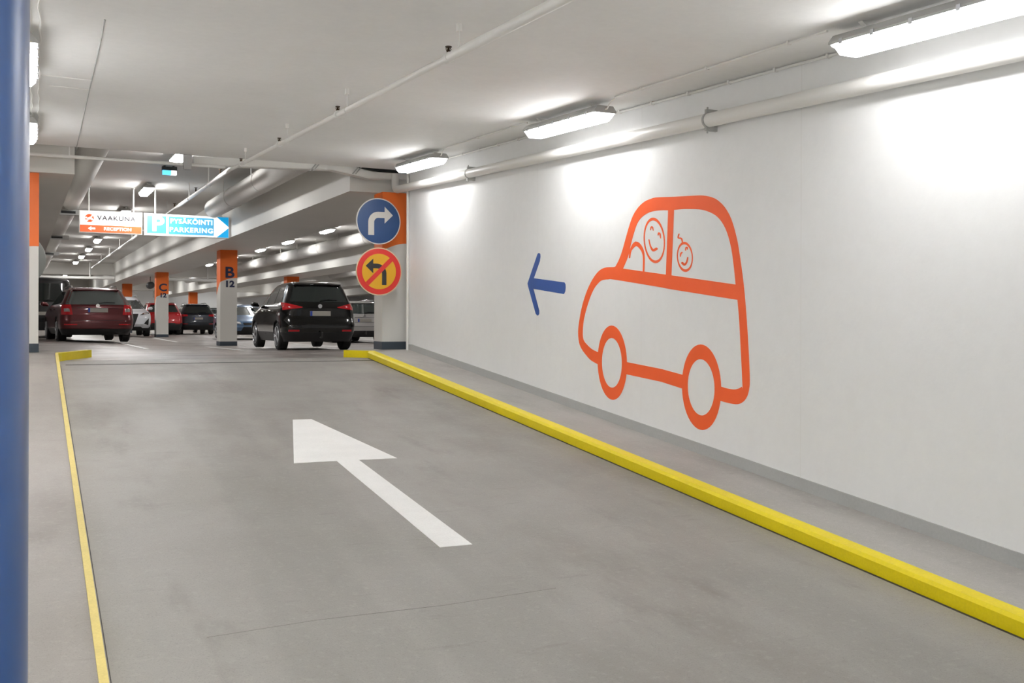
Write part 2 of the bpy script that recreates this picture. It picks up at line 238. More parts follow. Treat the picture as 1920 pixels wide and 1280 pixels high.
MURAL = {"body":[[[9.2378,0.15],[9.2424,0.1504],[9.2507,0.1514],[9.2716,0.156],[9.3139,0.1659],[9.3692,0.1794],[9.4203,0.1947],[9.46,0.2113],[9.4952,0.2297],[9.5292,0.2493],[9.5641,0.2702],[9.5978,0.2923],[9.6269,0.3147],[9.6499,0.3361],[9.6682,0.3577],[9.6826,0.3826],[9.6935,0.4128],[9.7005,0.4462],[9.7038,0.4797],[9.7043,0.5091],[9.7012,0.5385],[9.6924,0.5772],[9.6765,0.632],[9.6551,0.6958],[9.6298,0.7578],[9.6006,0.8153],[9.5677,0.8709],[9.5335,0.9216],[9.4984,0.9662],[9.4621,1.006],[9.4257,1.0417],[9.389,1.0738],[9.3522,1.102],[9.3173,1.1256],[9.2854,1.1438],[9.2552,1.1576],[9.2251,1.1687],[9.1951,1.1773],[9.1651,1.1833],[9.1342,1.1873],[9.1019,1.189],[9.0687,1.1888],[9.0349,1.1883],[8.9981,1.1869],[8.9608,1.1852],[8.9308,1.1867],[8.913,1.1928],[8.9022,1.2021],[8.8906,1.2137],[8.876,1.2265],[8.8607,1.2416],[8.8436,1.2611],[8.8244,1.2854],[8.8035,1.314],[8.7816,1.3479],[8.7585,1.3894],[8.7344,1.4361],[8.7103,1.4817],[8.6868,1.5251],[8.6633,1.5675],[8.6399,1.6063],[8.6177,1.6402],[8.5956,1.6706],[8.5702,1.6985],[8.5398,1.7245],[8.5063,1.7481],[8.4717,1.7683],[8.4362,1.7851],[8.3996,1.7986],[8.3632,1.8092],[8.327,1.8163],[8.2911,1.8205],[8.2567,1.8235],[8.233,1.8266],[8.2109,1.8285],[8.1642,1.827],[8.0781,1.8202],[7.9696,1.8103],[7.8606,1.8005],[7.7508,1.7918],[7.6406,1.7832],[7.5497,1.7758],[7.4885,1.7707],[7.4447,1.7666],[7.4035,1.7609],[7.3594,1.7527],[7.3179,1.743],[7.28,1.7323],[7.2477,1.7217],[7.2188,1.7101],[7.1885,1.6943],[7.1543,1.6733],[7.1187,1.6483],[7.085,1.6195],[7.0541,1.5877],[7.0249,1.5522],[6.9975,1.5109],[6.9714,1.4612],[6.947,1.4059],[6.9258,1.3511],[6.9095,1.3033],[6.8963,1.2559],[6.8816,1.1957],[6.8629,1.115],[6.8428,1.0218],[6.8245,0.926],[6.8095,0.8307],[6.7963,0.7327],[6.7841,0.6323],[6.7723,0.5239],[6.7616,0.4129],[6.753,0.316],[6.7471,0.2384],[6.7434,0.1746],[6.7416,0.1245],[6.7418,0.0927],[6.744,0.0746],[6.7483,0.0564],[6.7544,0.0326],[6.7626,0.0087],[6.7739,-0.0131],[6.7886,-0.0323],[6.8065,-0.0493],[6.8267,-0.0637],[6.8488,-0.0755],[6.8735,-0.0846],[6.9011,-0.0909],[6.932,-0.0936],[6.966,-0.0933],[7.0034,-0.0918],[7.0484,-0.0889],[7.097,-0.0847],[7.1366,-0.0807],[7.1616,-0.0775],[7.1771,-0.0746],[7.187,-0.0726],[7.1724,0.0512],[7.1631,0.05],[7.1492,0.0481],[7.1305,0.0457],[7.1055,0.0424],[7.0758,0.0385],[7.0455,0.0355],[7.0148,0.0336],[6.9835,0.0325],[6.9555,0.0329],[6.9326,0.035],[6.9128,0.0385],[6.8946,0.0431],[6.8764,0.049],[6.8597,0.0559],[6.8473,0.063],[6.8394,0.0508],[6.8357,0.0389],[6.8381,0.085],[6.8509,0.2482],[6.8699,0.4703],[6.8838,0.6322],[6.9085,0.8068],[7.1742,0.8382],[7.567,0.8847],[7.8908,0.9234],[7.9966,0.9368],[8.0006,0.9385],[8.0701,0.9479],[8.3139,0.9783],[8.6417,1.0187],[8.9055,1.0504],[9.0125,1.0619],[9.0354,1.0622],[9.0558,1.0608],[9.1024,1.0613],[9.1467,1.0601],[9.1854,1.0564],[9.2143,1.0507],[9.2374,1.0425],[9.2635,1.0294],[9.2968,1.0113],[9.3333,0.9882],[9.3699,0.9583],[9.4062,0.92],[9.4427,0.8748],[9.4778,0.8246],[9.513,0.7672],[9.5468,0.7048],[9.5731,0.6467],[9.5885,0.5959],[9.5963,0.5497],[9.5995,0.5087],[9.6001,0.4738],[9.5962,0.4442],[9.5859,0.4188],[9.5683,0.3987],[9.5443,0.3828],[9.5146,0.3668],[9.4777,0.3483],[9.4353,0.3297],[9.3922,0.314],[9.3474,0.3021],[9.3021,0.2931],[9.2645,0.2865],[9.2375,0.2824],[9.218,0.2807],[9.2051,0.2797]],[[8.766,1.1613],[8.7378,1.1942],[8.6986,1.2409],[8.6653,1.2868],[8.6458,1.327],[8.6319,1.3665],[8.6165,1.4059],[8.5964,1.4465],[8.5748,1.4869],[8.5542,1.5229],[8.5362,1.5531],[8.5191,1.579],[8.5002,1.6018],[8.4789,1.6212],[8.4558,1.6374],[8.43,1.6516],[8.4008,1.6643],[8.3689,1.675],[8.3356,1.6837],[8.3023,1.6901],[8.2675,1.6945],[8.2287,1.697],[8.1832,1.6975],[8.1339,1.6963],[8.0862,1.6939],[8.0372,1.6899],[7.9899,1.6848],[7.9571,1.6812],[7.9912,1.0684]],[[7.8599,1.6761],[7.8424,1.6749],[7.8064,1.6735],[7.7541,1.6713],[7.6928,1.667],[7.6185,1.6599],[7.5361,1.6509],[7.4656,1.6414],[7.4166,1.6327],[7.3785,1.6236],[7.3406,1.6122],[7.2985,1.598],[7.2568,1.5817],[7.2186,1.5632],[7.1855,1.543],[7.1558,1.5207],[7.1281,1.495],[7.1018,1.4662],[7.0774,1.434],[7.0547,1.3971],[7.0333,1.3545],[7.0135,1.3072],[6.9962,1.2572],[6.9819,1.2036],[6.97,1.1472],[6.9594,1.0922],[6.9493,1.0349],[6.9406,0.9789],[6.9346,0.9399],[7.8995,1.0576]]],"sill":[[[8.7644,0.208],[8.6823,0.2018],[8.0656,0.1603],[7.7184,0.122],[7.654,0.1164],[7.6533,-0.0099],[7.7262,-0.0066],[8.0649,0.0361],[8.6917,0.0771],[8.7636,0.0817]]],"front_wheel":[[[8.6853,0.1963],[8.6855,0.1467],[8.6905,0.0977],[8.7002,0.05],[8.7145,0.0046],[8.7331,-0.038],[8.7558,-0.0769],[8.7822,-0.1116],[8.812,-0.1415],[8.8446,-0.1661],[8.8796,-0.1848],[8.9163,-0.1973],[8.9542,-0.2034],[8.9927,-0.2029],[9.0311,-0.1957],[9.0687,-0.1818],[9.1048,-0.1616],[9.1389,-0.1352],[9.1702,-0.1031],[9.1983,-0.0658],[9.2225,-0.0239],[9.2424,0.0218],[9.2576,0.0704],[9.2678,0.1212],[9.2728,0.1732],[9.2726,0.2254],[9.267,0.2769],[9.2563,0.3267],[9.2406,0.3738],[9.2203,0.4176],[9.1957,0.4571],[9.1674,0.4917],[9.1357,0.5209],[9.1014,0.544],[9.0651,0.5608],[9.0274,0.5711],[8.989,0.5746],[8.9506,0.5715],[8.9127,0.5618],[8.8761,0.5458],[8.8413,0.5238],[8.809,0.4962],[8.7795,0.4636],[8.7535,0.4264],[8.7311,0.3853],[8.7129,0.341],[8.6991,0.2942],[8.6898,0.2457]],[[8.7819,0.1908],[8.7825,0.1574],[8.7865,0.1244],[8.7938,0.0924],[8.8042,0.0618],[8.8175,0.0333],[8.8337,0.0071],[8.8524,-0.0161],[8.8733,-0.036],[8.8962,-0.0523],[8.9205,-0.0647],[8.946,-0.0728],[8.9721,-0.0767],[8.9986,-0.0761],[9.0248,-0.071],[9.0504,-0.0616],[9.0748,-0.0479],[9.0978,-0.0301],[9.1188,-0.0086],[9.1374,0.0163],[9.1534,0.0442],[9.1664,0.0745],[9.1762,0.1068],[9.1826,0.1405],[9.1855,0.1749],[9.1848,0.2095],[9.1805,0.2436],[9.1728,0.2766],[9.1617,0.308],[9.1475,0.3371],[9.1304,0.3635],[9.1108,0.3866],[9.089,0.4062],[9.0654,0.4218],[9.0404,0.4333],[9.0146,0.4404],[8.9882,0.4431],[8.9618,0.4413],[8.9359,0.4351],[8.9108,0.4247],[8.887,0.4102],[8.8649,0.3919],[8.8448,0.3702],[8.8271,0.3453],[8.812,0.3178],[8.7997,0.2881],[8.7905,0.2567],[8.7846,0.2241]]],"rear_wheel":[[[7.1312,0.041],[7.1315,-0.0083],[7.1365,-0.057],[7.1461,-0.1045],[7.1604,-0.1499],[7.179,-0.1926],[7.2016,-0.2319],[7.228,-0.2671],[7.2577,-0.2976],[7.2903,-0.3229],[7.3253,-0.3425],[7.3622,-0.356],[7.4002,-0.3631],[7.4388,-0.3636],[7.4774,-0.3575],[7.5152,-0.3448],[7.5516,-0.3255],[7.5859,-0.3001],[7.6175,-0.2689],[7.6458,-0.2324],[7.6703,-0.1912],[7.6904,-0.146],[7.7057,-0.0977],[7.716,-0.0472],[7.7211,0.0047],[7.7208,0.0569],[7.7152,0.1085],[7.7044,0.1586],[7.6885,0.2061],[7.6679,0.2502],[7.6431,0.2902],[7.6144,0.3253],[7.5825,0.355],[7.5479,0.3787],[7.5114,0.3961],[7.4734,0.407],[7.4348,0.4112],[7.3962,0.4087],[7.3583,0.3998],[7.3216,0.3845],[7.2869,0.3632],[7.2545,0.3364],[7.2251,0.3044],[7.1991,0.268],[7.1768,0.2276],[7.1587,0.184],[7.1449,0.1379],[7.1357,0.09]],[[7.2253,0.0347],[7.2253,0.0021],[7.2286,-0.0303],[7.2352,-0.0617],[7.245,-0.0918],[7.2578,-0.1201],[7.2734,-0.146],[7.2917,-0.1692],[7.3122,-0.1892],[7.3348,-0.2057],[7.3589,-0.2184],[7.3843,-0.2271],[7.4105,-0.2316],[7.4371,-0.2317],[7.4635,-0.2275],[7.4895,-0.2189],[7.5144,-0.2061],[7.5379,-0.1893],[7.5595,-0.1688],[7.5788,-0.1448],[7.5956,-0.1179],[7.6093,-0.0884],[7.6199,-0.0569],[7.6271,-0.024],[7.6307,0.0098],[7.6307,0.0438],[7.6271,0.0774],[7.62,0.11],[7.6095,0.1411],[7.5957,0.17],[7.579,0.1962],[7.5597,0.2194],[7.5381,0.239],[7.5147,0.2549],[7.4897,0.2666],[7.4638,0.2741],[7.4373,0.2773],[7.4108,0.276],[7.3846,0.2705],[7.3592,0.2608],[7.335,0.2471],[7.3125,0.2296],[7.2919,0.2087],[7.2736,0.1848],[7.2579,0.1582],[7.2451,0.1294],[7.2353,0.0989],[7.2287,0.0672]]],"driver":[[[[8.0101,1.3978],[8.0088,1.3691],[8.0105,1.3412],[8.0154,1.3144],[8.0232,1.2891],[8.0339,1.2659],[8.0472,1.2451],[8.0631,1.227],[8.0812,1.212],[8.1013,1.2003],[8.123,1.1922],[8.1459,1.1877],[8.1698,1.187],[8.1942,1.1901],[8.2186,1.1971],[8.2427,1.2077],[8.266,1.2219],[8.2882,1.2394],[8.3088,1.26],[8.3275,1.2832],[8.3438,1.3087],[8.3576,1.3361],[8.3686,1.3648],[8.3765,1.3944],[8.3812,1.4243],[8.3826,1.454],[8.3807,1.4829],[8.3756,1.5106],[8.3672,1.5365],[8.3559,1.5601],[8.3417,1.5811],[8.325,1.5991],[8.3061,1.6138],[8.2852,1.6249],[8.2629,1.6323],[8.2394,1.6359],[8.2152,1.6356],[8.1908,1.6314],[8.1665,1.6235],[8.1427,1.612],[8.1199,1.5972],[8.0984,1.5792],[8.0786,1.5585],[8.0608,1.5353],[8.0452,1.5101],[8.0322,1.4833],[8.0219,1.4554],[8.0145,1.4267]],[[8.03,1.3982],[8.0285,1.3729],[8.0298,1.3483],[8.0338,1.3247],[8.0405,1.3025],[8.0498,1.2821],[8.0615,1.2638],[8.0754,1.248],[8.0914,1.2348],[8.1091,1.2246],[8.1284,1.2174],[8.1487,1.2136],[8.1699,1.213],[8.1916,1.2159],[8.2134,1.222],[8.2349,1.2314],[8.2558,1.244],[8.2756,1.2594],[8.2941,1.2775],[8.3109,1.2979],[8.3257,1.3203],[8.3382,1.3443],[8.3482,1.3696],[8.3555,1.3955],[8.36,1.4217],[8.3616,1.4478],[8.3602,1.4732],[8.3559,1.4974],[8.3488,1.5201],[8.339,1.5409],[8.3267,1.5594],[8.3121,1.5752],[8.2954,1.5881],[8.2771,1.5979],[8.2573,1.6044],[8.2365,1.6076],[8.2151,1.6074],[8.1933,1.6037],[8.1716,1.5968],[8.1503,1.5867],[8.1299,1.5737],[8.1106,1.5579],[8.0927,1.5397],[8.0766,1.5193],[8.0625,1.4971],[8.0506,1.4735],[8.0411,1.4489],[8.0342,1.4236]]],[[[8.2542,1.5167],[8.2516,1.5206],[8.2483,1.5264],[8.2447,1.5325],[8.2409,1.5376],[8.2379,1.5396],[8.2378,1.5396],[8.2381,1.5396],[8.2382,1.5396],[8.2373,1.5392],[8.236,1.5383],[8.2324,1.5349],[8.2282,1.5286],[8.2242,1.5213],[8.2206,1.5147],[8.2178,1.5101],[8.2166,1.5086],[8.212,1.5066],[8.2068,1.5069],[8.204,1.5092],[8.2041,1.5107],[8.2049,1.5153],[8.2065,1.5221],[8.2087,1.5299],[8.2114,1.5373],[8.2152,1.5437],[8.2221,1.5485],[8.2307,1.5519],[8.2406,1.5533],[8.2502,1.5524],[8.2581,1.5491],[8.262,1.5436],[8.2645,1.5369],[8.2662,1.53],[8.2675,1.5238],[8.2681,1.5195],[8.2681,1.518],[8.2652,1.5152],[8.2599,1.5142],[8.2553,1.5154]]],[[[8.1217,1.455],[8.1192,1.4583],[8.1162,1.4632],[8.1128,1.4682],[8.1096,1.4715],[8.11,1.4707],[8.1158,1.4703],[8.1151,1.47],[8.1121,1.4683],[8.1087,1.4654],[8.1058,1.4618],[8.1019,1.456],[8.0983,1.4475],[8.0952,1.4382],[8.0924,1.4299],[8.0899,1.4241],[8.0893,1.4229],[8.086,1.4212],[8.0819,1.4211],[8.0792,1.4227],[8.079,1.4239],[8.0786,1.4296],[8.0784,1.4379],[8.0787,1.4474],[8.0797,1.4566],[8.0816,1.4646],[8.0866,1.471],[8.093,1.4764],[8.1005,1.4808],[8.1099,1.484],[8.1239,1.484],[8.1308,1.4787],[8.1331,1.4729],[8.1344,1.4668],[8.135,1.4613],[8.1352,1.4578],[8.1353,1.4562],[8.1324,1.4535],[8.1273,1.4525],[8.1228,1.4537]]],[[[8.2955,1.4238],[8.2929,1.4146],[8.2891,1.4015],[8.2842,1.3863],[8.2784,1.3711],[8.2717,1.3579],[8.2652,1.3462],[8.2576,1.3347],[8.2487,1.3238],[8.2377,1.314],[8.2209,1.3054],[8.1979,1.303],[8.1786,1.3056],[8.1629,1.3098],[8.1509,1.3136],[8.1432,1.3156],[8.1368,1.3186],[8.1331,1.3276],[8.1421,1.3362],[8.1585,1.3395],[8.1668,1.3383],[8.1754,1.3356],[8.1867,1.3317],[8.1979,1.3284],[8.2057,1.3269],[8.2066,1.3266],[8.2107,1.3277],[8.2197,1.333],[8.2297,1.3412],[8.2396,1.3509],[8.2487,1.361],[8.2562,1.3731],[8.2632,1.3875],[8.2694,1.4023],[8.2747,1.4153],[8.2788,1.4245],[8.2802,1.4263],[8.2856,1.4287],[8.292,1.4284],[8.2956,1.4256]]]],"steering":[[[[8.6297,1.2649],[8.6262,1.2759],[8.6224,1.2916],[8.6174,1.3092],[8.6101,1.3263],[8.6,1.3402],[8.5818,1.3516],[8.5602,1.3632],[8.538,1.3724],[8.5194,1.3769],[8.5141,1.3752],[8.5164,1.3766],[8.5054,1.374],[8.4881,1.3665],[8.4698,1.3561],[8.453,1.3447],[8.4387,1.3334],[8.426,1.3214],[8.4147,1.3077],[8.4051,1.291],[8.3972,1.2706],[8.394,1.2428],[8.3935,1.2082],[8.3947,1.1723],[8.3961,1.1406],[8.3967,1.1185],[8.3957,1.1154],[8.3881,1.1107],[8.3771,1.11],[8.369,1.1138],[8.3678,1.1168],[8.3662,1.1387],[8.3638,1.1703],[8.3617,1.2063],[8.3612,1.2414],[8.3636,1.2704],[8.3671,1.2927],[8.373,1.3119],[8.3813,1.3289],[8.3918,1.3444],[8.4042,1.359],[8.419,1.3743],[8.4376,1.3899],[8.4602,1.4046],[8.4897,1.4174],[8.5311,1.4239],[8.5655,1.4145],[8.5886,1.4003],[8.607,1.3839],[8.6218,1.3666],[8.6325,1.3497],[8.6425,1.3329],[8.6487,1.3138],[8.6522,1.2952],[8.6542,1.2792],[8.6558,1.2681],[8.6554,1.2652],[8.6491,1.2607],[8.6392,1.2595],[8.6313,1.2623]]]],"child":[[[[7.5582,1.2138],[7.5579,1.1957],[7.5596,1.1779],[7.5635,1.1609],[7.5694,1.1449],[7.5772,1.1302],[7.5868,1.1169],[7.598,1.1054],[7.6108,1.0959],[7.6247,1.0884],[7.6398,1.0832],[7.6555,1.0803],[7.6718,1.0798],[7.6884,1.0817],[7.7049,1.086],[7.721,1.0926],[7.7366,1.1015],[7.7513,1.1124],[7.7648,1.1253],[7.777,1.1398],[7.7875,1.1558],[7.7963,1.1729],[7.8031,1.1909],[7.8078,1.2094],[7.8104,1.2281],[7.8107,1.2467],[7.8089,1.2648],[7.8048,1.2822],[7.7987,1.2985],[7.7905,1.3135],[7.7805,1.3268],[7.7689,1.3382],[7.7558,1.3476],[7.7414,1.3548],[7.7261,1.3597],[7.7101,1.3622],[7.6937,1.3622],[7.6771,1.3599],[7.6607,1.3551],[7.6447,1.3481],[7.6294,1.339],[7.6151,1.3279],[7.602,1.3149],[7.5902,1.3005],[7.5801,1.2847],[7.5717,1.2678],[7.5652,1.2502],[7.5607,1.2321]],[[7.5739,1.2152],[7.5735,1.2002],[7.5749,1.1855],[7.5781,1.1714],[7.5831,1.1582],[7.5898,1.146],[7.5981,1.135],[7.6078,1.1256],[7.6188,1.1177],[7.631,1.1116],[7.644,1.1073],[7.6578,1.105],[7.672,1.1046],[7.6864,1.1063],[7.7008,1.1099],[7.715,1.1154],[7.7286,1.1228],[7.7415,1.1319],[7.7534,1.1426],[7.7641,1.1546],[7.7734,1.1679],[7.7812,1.182],[7.7873,1.1969],[7.7915,1.2122],[7.7939,1.2277],[7.7944,1.243],[7.793,1.258],[7.7896,1.2724],[7.7844,1.2858],[7.7774,1.2982],[7.7689,1.3091],[7.7588,1.3186],[7.7475,1.3263],[7.7351,1.3323],[7.7218,1.3363],[7.7079,1.3383],[7.6935,1.3384],[7.6791,1.3364],[7.6647,1.3324],[7.6507,1.3266],[7.6373,1.319],[7.6247,1.3098],[7.6131,1.2991],[7.6027,1.2871],[7.5937,1.2739],[7.5862,1.26],[7.5803,1.2454],[7.5762,1.2304]]],[[[7.7881,1.4427],[7.7909,1.438],[7.7954,1.4311],[7.8,1.4228],[7.8028,1.4142],[7.8,1.4051],[7.788,1.3984],[7.7743,1.3956],[7.7615,1.3939],[7.7519,1.3921],[7.748,1.3904],[7.7442,1.387],[7.74,1.3802],[7.7365,1.3723],[7.7337,1.365],[7.7312,1.3598],[7.7298,1.3577],[7.7238,1.355],[7.7168,1.3553],[7.7128,1.3585],[7.7128,1.3607],[7.7139,1.3657],[7.7154,1.3732],[7.7179,1.382],[7.722,1.3911],[7.7301,1.3998],[7.7444,1.4053],[7.7591,1.4075],[7.7719,1.4086],[7.7803,1.4096],[7.782,1.4097],[7.7824,1.4122],[7.7805,1.4186],[7.7767,1.4261],[7.7726,1.4331],[7.77,1.438],[7.7697,1.4402],[7.7731,1.4441],[7.7799,1.4459],[7.7863,1.4445]]],[[[7.6644,1.2808],[7.663,1.2842],[7.6614,1.2891],[7.6595,1.2944],[7.6573,1.2988],[7.6554,1.3009],[7.6547,1.3013],[7.6533,1.3016],[7.6519,1.3017],[7.6516,1.3017],[7.6539,1.3029],[7.6535,1.3031],[7.6521,1.3002],[7.6512,1.2962],[7.6504,1.2924],[7.6495,1.2897],[7.6489,1.2882],[7.6455,1.286],[7.6407,1.2858],[7.6373,1.2876],[7.6369,1.289],[7.6361,1.2915],[7.6352,1.2953],[7.6346,1.2997],[7.6346,1.3043],[7.6374,1.3095],[7.6454,1.3131],[7.6532,1.3141],[7.6606,1.3137],[7.6677,1.3119],[7.6736,1.3084],[7.6767,1.3035],[7.6785,1.2978],[7.6797,1.292],[7.6805,1.2869],[7.6811,1.2835],[7.6809,1.2815],[7.6771,1.2782],[7.6708,1.2772],[7.6656,1.2791]]],[[[7.7481,1.228],[7.7462,1.2315],[7.744,1.2365],[7.7416,1.2421],[7.7388,1.2471],[7.736,1.2503],[7.7343,1.2525],[7.7315,1.2547],[7.728,1.2568],[7.7244,1.2588],[7.7217,1.2605],[7.7194,1.2623],[7.7191,1.2668],[7.7244,1.2705],[7.7322,1.2712],[7.7357,1.2701],[7.7386,1.2691],[7.7431,1.2675],[7.7488,1.2652],[7.7547,1.2619],[7.7598,1.2574],[7.7616,1.2515],[7.7623,1.2452],[7.7624,1.2389],[7.7622,1.2335],[7.7618,1.2298],[7.7616,1.2282],[7.7583,1.2256],[7.7531,1.2249],[7.749,1.2266]]],[[[7.736,1.1594],[7.7313,1.1565],[7.7241,1.1517],[7.7146,1.1459],[7.702,1.1405],[7.6844,1.1383],[7.6702,1.1422],[7.6607,1.1479],[7.6527,1.1546],[7.6459,1.1619],[7.6403,1.1695],[7.6361,1.1781],[7.6332,1.1877],[7.6311,1.1973],[7.6298,1.2055],[7.6289,1.2111],[7.6291,1.2133],[7.6332,1.2169],[7.6402,1.2179],[7.6459,1.2159],[7.6472,1.2139],[7.6494,1.2083],[7.652,1.2004],[7.6553,1.1914],[7.6591,1.183],[7.6637,1.1763],[7.6695,1.1708],[7.6765,1.1652],[7.6837,1.1608],[7.6898,1.1582],[7.6905,1.1581],[7.6883,1.1582],[7.6924,1.1604],[7.699,1.1646],[7.7056,1.1694],[7.7107,1.1728],[7.7166,1.1755],[7.7303,1.1762],[7.7399,1.171],[7.74,1.163]]]],"arrow":[[[10.9763,1.0806],[10.9479,1.1181],[10.7133,1.4213],[10.6913,1.4351],[10.6638,1.436],[10.6362,1.4218],[10.6306,1.3915],[10.6466,1.3374],[10.8061,1.1384],[10.0279,1.0617],[10.0029,1.0395],[9.9977,1.0013],[10.0074,0.9611],[10.037,0.9285],[10.8164,1.0096],[10.6589,0.745],[10.6587,0.7075],[10.6805,0.6875],[10.7137,0.6851],[10.7527,0.7079],[10.9588,1.0417]]]}
# ================================================================ SETTING
ys = [-9] + [-6 + i * .5 for i in range(43)] + [15.15]
b = MB(); path = [(y, 0, zr(y)) for y in (-9, 0, 14.85, 15.15, 15.7)]
b.sweep([(.2, -.3), (.2, 0), (4.85, 0), (4.85, -.3)], path)
struct('ramp', b, M_ramp)
# garage floor as a fine grid in the garage frame
b = MB(); xs = [-10, -4, 0, 1, 2, 3, 4, 5, 6, 9, 15, 32]; yy = [15.6, 20, 25, 31, 45, 110]
vs = [(x, y, gz(x, y)) for y in yy for x in xs] + [(x, y, gz(x, y) - .4) for y in yy for x in xs]; nx = len(xs); o2 = nx * len(yy); fs = []
for j in range(len(yy) - 1):
    for i in range(nx - 1):
        a = j * nx + i; fs.append((a, a + 1, a + nx + 1, a + nx)); fs.append((o2 + a, o2 + a + nx, o2 + a + nx + 1, o2 + a + 1))
b.add(vs, fs); struct('floor', b, M_floor, rz=DEL)
# expansion joint across the ramp head
b = MB(); b.sweep([(.36, -.02), (.36, .002), (4.72, .002), (4.72, -.02)], [(14.83, 0, zr(14.83)), (14.87, 0, zr(14.87))]); struct('trim_1', b, M_asph)
# hairline cracks, wall joints, dark joint by the left kerb
b = MB(); b.tube([(.75, 5.0, zr(5.0)), (1.3, 5.04, zr(5.04)), (2.0, 5.02, zr(5.02)), (2.7, 5.06, zr(5.06))], .0014, 5); struct('trim_5', b, M_crack)
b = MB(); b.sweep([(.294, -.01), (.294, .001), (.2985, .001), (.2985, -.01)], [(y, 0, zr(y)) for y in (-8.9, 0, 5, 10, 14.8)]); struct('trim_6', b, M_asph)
M_joint = mat('wall_joint', srgb(229, 229, 227), .7)
for y in (6.12, 8.42, 10.72, 3.8):
    b = MB(); b.box((5.4495, y - .002, zr(y) + .2), (5.4515, y + .002, zc(y))); struct('trim_7', b, M_joint)
b = MB(); b.box((1.98, 15.60, 2.925), (2.1, 15.67, 3.095)); b.box((1.99, 15.59, 2.88), (2.09, 15.675, 2.925)); obj('junction_box', b, M_grey, label='small grey box on the thin cross pipe, next to a half hidden lamp', cat='box')
b = MB(); b.sweep([(4.700, -.01), (4.700, .002), (4.728, .002), (4.728, -.01)], [(y, 0, zr(y)) for y in (-8.9, 0, 5, 10, 14.8, 15.1)]); struct('trim_8', b, M_asph)  # dark joint along the right kerb foot, with the kerb's shadow line painted in
# walkways
def slab(poly, zf, m, name, thick=.25):
    b = MB(); b.prism(poly, lambda x, y: (x, y, zf(y) - thick), lambda x, y: (x, y, zf(y))); return struct(name, b, m)
zw = lambda y: zr(y) + .11
slab([(4.80, -9), (5.45, -9), (5.45, 15.15), (4.80, 15.15)], zw, M_walk, 'walkway_right')
slab([(4.80, 15.15), (5.45, 15.15), (5.45, 15.36), (7.2, 15.36), (7.2, 16.7), (4.9, 16.7), (4.52, 15.62)], lambda y: .138, M_walk, 'walkway_right_end', .2)
slab([(-.5, -9), (.25, -9), (.25, 15.15), (-.5, 15.15)], zw, M_walkl, 'walkway_left')
slab([(-.5, 15.15), (.25, 15.15), (.3, 15.6), (.72, 17.0), (-.5, 17.0)], lambda y: .138, M_walkl, 'walkway_left_end', .2)
# walls
b = MB(); b.prism([(-9, -3), (15.32, -3), (15.32, zc(15.32) + .05), (-9, zc(-9) + .05)], lambda y, z: (5.45, y, z), lambda y, z: (5.75, y, z)); struct('wall_right', b, M_wall)
b = MB(); b.prism([(-9, -3), (17, -3), (17, zc(17) + .05), (-9, zc(-9) + .05)], lambda y, z: (-.5, y, z), lambda y, z: (-.8, y, z)); struct('wall_left', b, M_wall)
b = MB(); b.box((-.8, -9.3, -3), (5.75, -9, 3)); struct('wall_back', b, M_wall)
b = MB(); b.sweep([(5.44, 0), (5.44, .1), (5.452, .1), (5.452, 0)], [(y, 0, zw(y) - .003) for y in (-9, 15.15, 15.33)]); struct('baseboard_right', b, M_base)
# ramp ceiling
b = MB(); b.prism([(-9, zc(-9)), (15.7, zc(15.7)), (15.7, zc(15.7) + .7), (-9, zc(-9) + .7)], lambda y, z: (-.8, y, z), lambda y, z: (5.75, y, z)); struct('ceiling', b, M_ceil)
b = MB(); b.tube([(.43, 7.6, zc(7.6) - .001), (.445, 8.6, zc(8.6) - .001), (.452, 9.4, zc(9.4) - .001), (.47, 11.4, zc(11.4) - .001), (.50, 14.2, zc(14.2) - .001), (.515, 15.6, zc(15.6) - .001)], .006, 6)
struct('trim_2', b, M_grey)
b = MB(); b.tube([(.0, 10.05, zc(10.05) - .001), (.455, 10.1, zc(10.1) - .001)], .008, 6); struct('trim_3', b, M_pipe)
b = MB(); b.tube([(.1, 10.6, zc(10.6)), (.46, 10.63, zc(10.63))], .006, 6); struct('trim_4', b, M_pipe)
# vertical pipe strip at the end of the right wall
b = MB(); b.tube([(5.425, 15.30, .135), (5.425, 15.30, 3.05)], .022, 10); obj('corner_pipe', b, M_pipe, label='thin white vertical pipe at the far end of the mural wall', cat='pipe', smooth=True)
# garage shell
GC = 3.87
b = MB(); b.box((-10, 15.7, GC), (32, 110, GC + .3)); struct('ceiling.001', b, M_gceil, rz=DEL)
b = MB(); b.box((-10, 100, -1), (32, 100.3, 4)); struct('wall_far', b, M_wall, rz=DEL)
b = MB(); b.box((31.7, 15.6, -1), (32, 108, 4)); struct('wall_garage_right', b, M_wall, rz=DEL)
b = MB(); b.box((-10.3, 15.6, -1), (-10, 108, 4)); struct('wall_garage_left', b, M_wall, rz=DEL)
b = MB(); b.box((6.3, 15.4, -1), (32, 15.7, 4)); struct('wall_garage_front', b, M_wall, rz=DEL)
b = MB(); b.box((-10, 15.6, -1), (-.8, 15.9, 4)); struct('wall_garage_front.001', b, M_wall, rz=DEL)
for k, (x0, x1, y0) in enumerate(((4.88, 6.5, 15.94), (-1.1, .72, 16.0), (11.35, 13.0, 17), (18.4, 20.0, 17), (25.2, 26.8, 17))):
    b = MB(); b.box((x0, y0, 2.754), (x1, 108, GC)); struct('ceiling_beam', b, M_beam, rz=DEL)
b = MB(); b.box((-9.9, 62.2, 3.2), (31, 63, GC)); struct('cross_beam', b, M_beam, rz=DEL)
b = MB(); b.box((-9.9, 86, 3.0), (31, 87, GC)); struct('cross_beam', b, M_beam, rz=DEL)
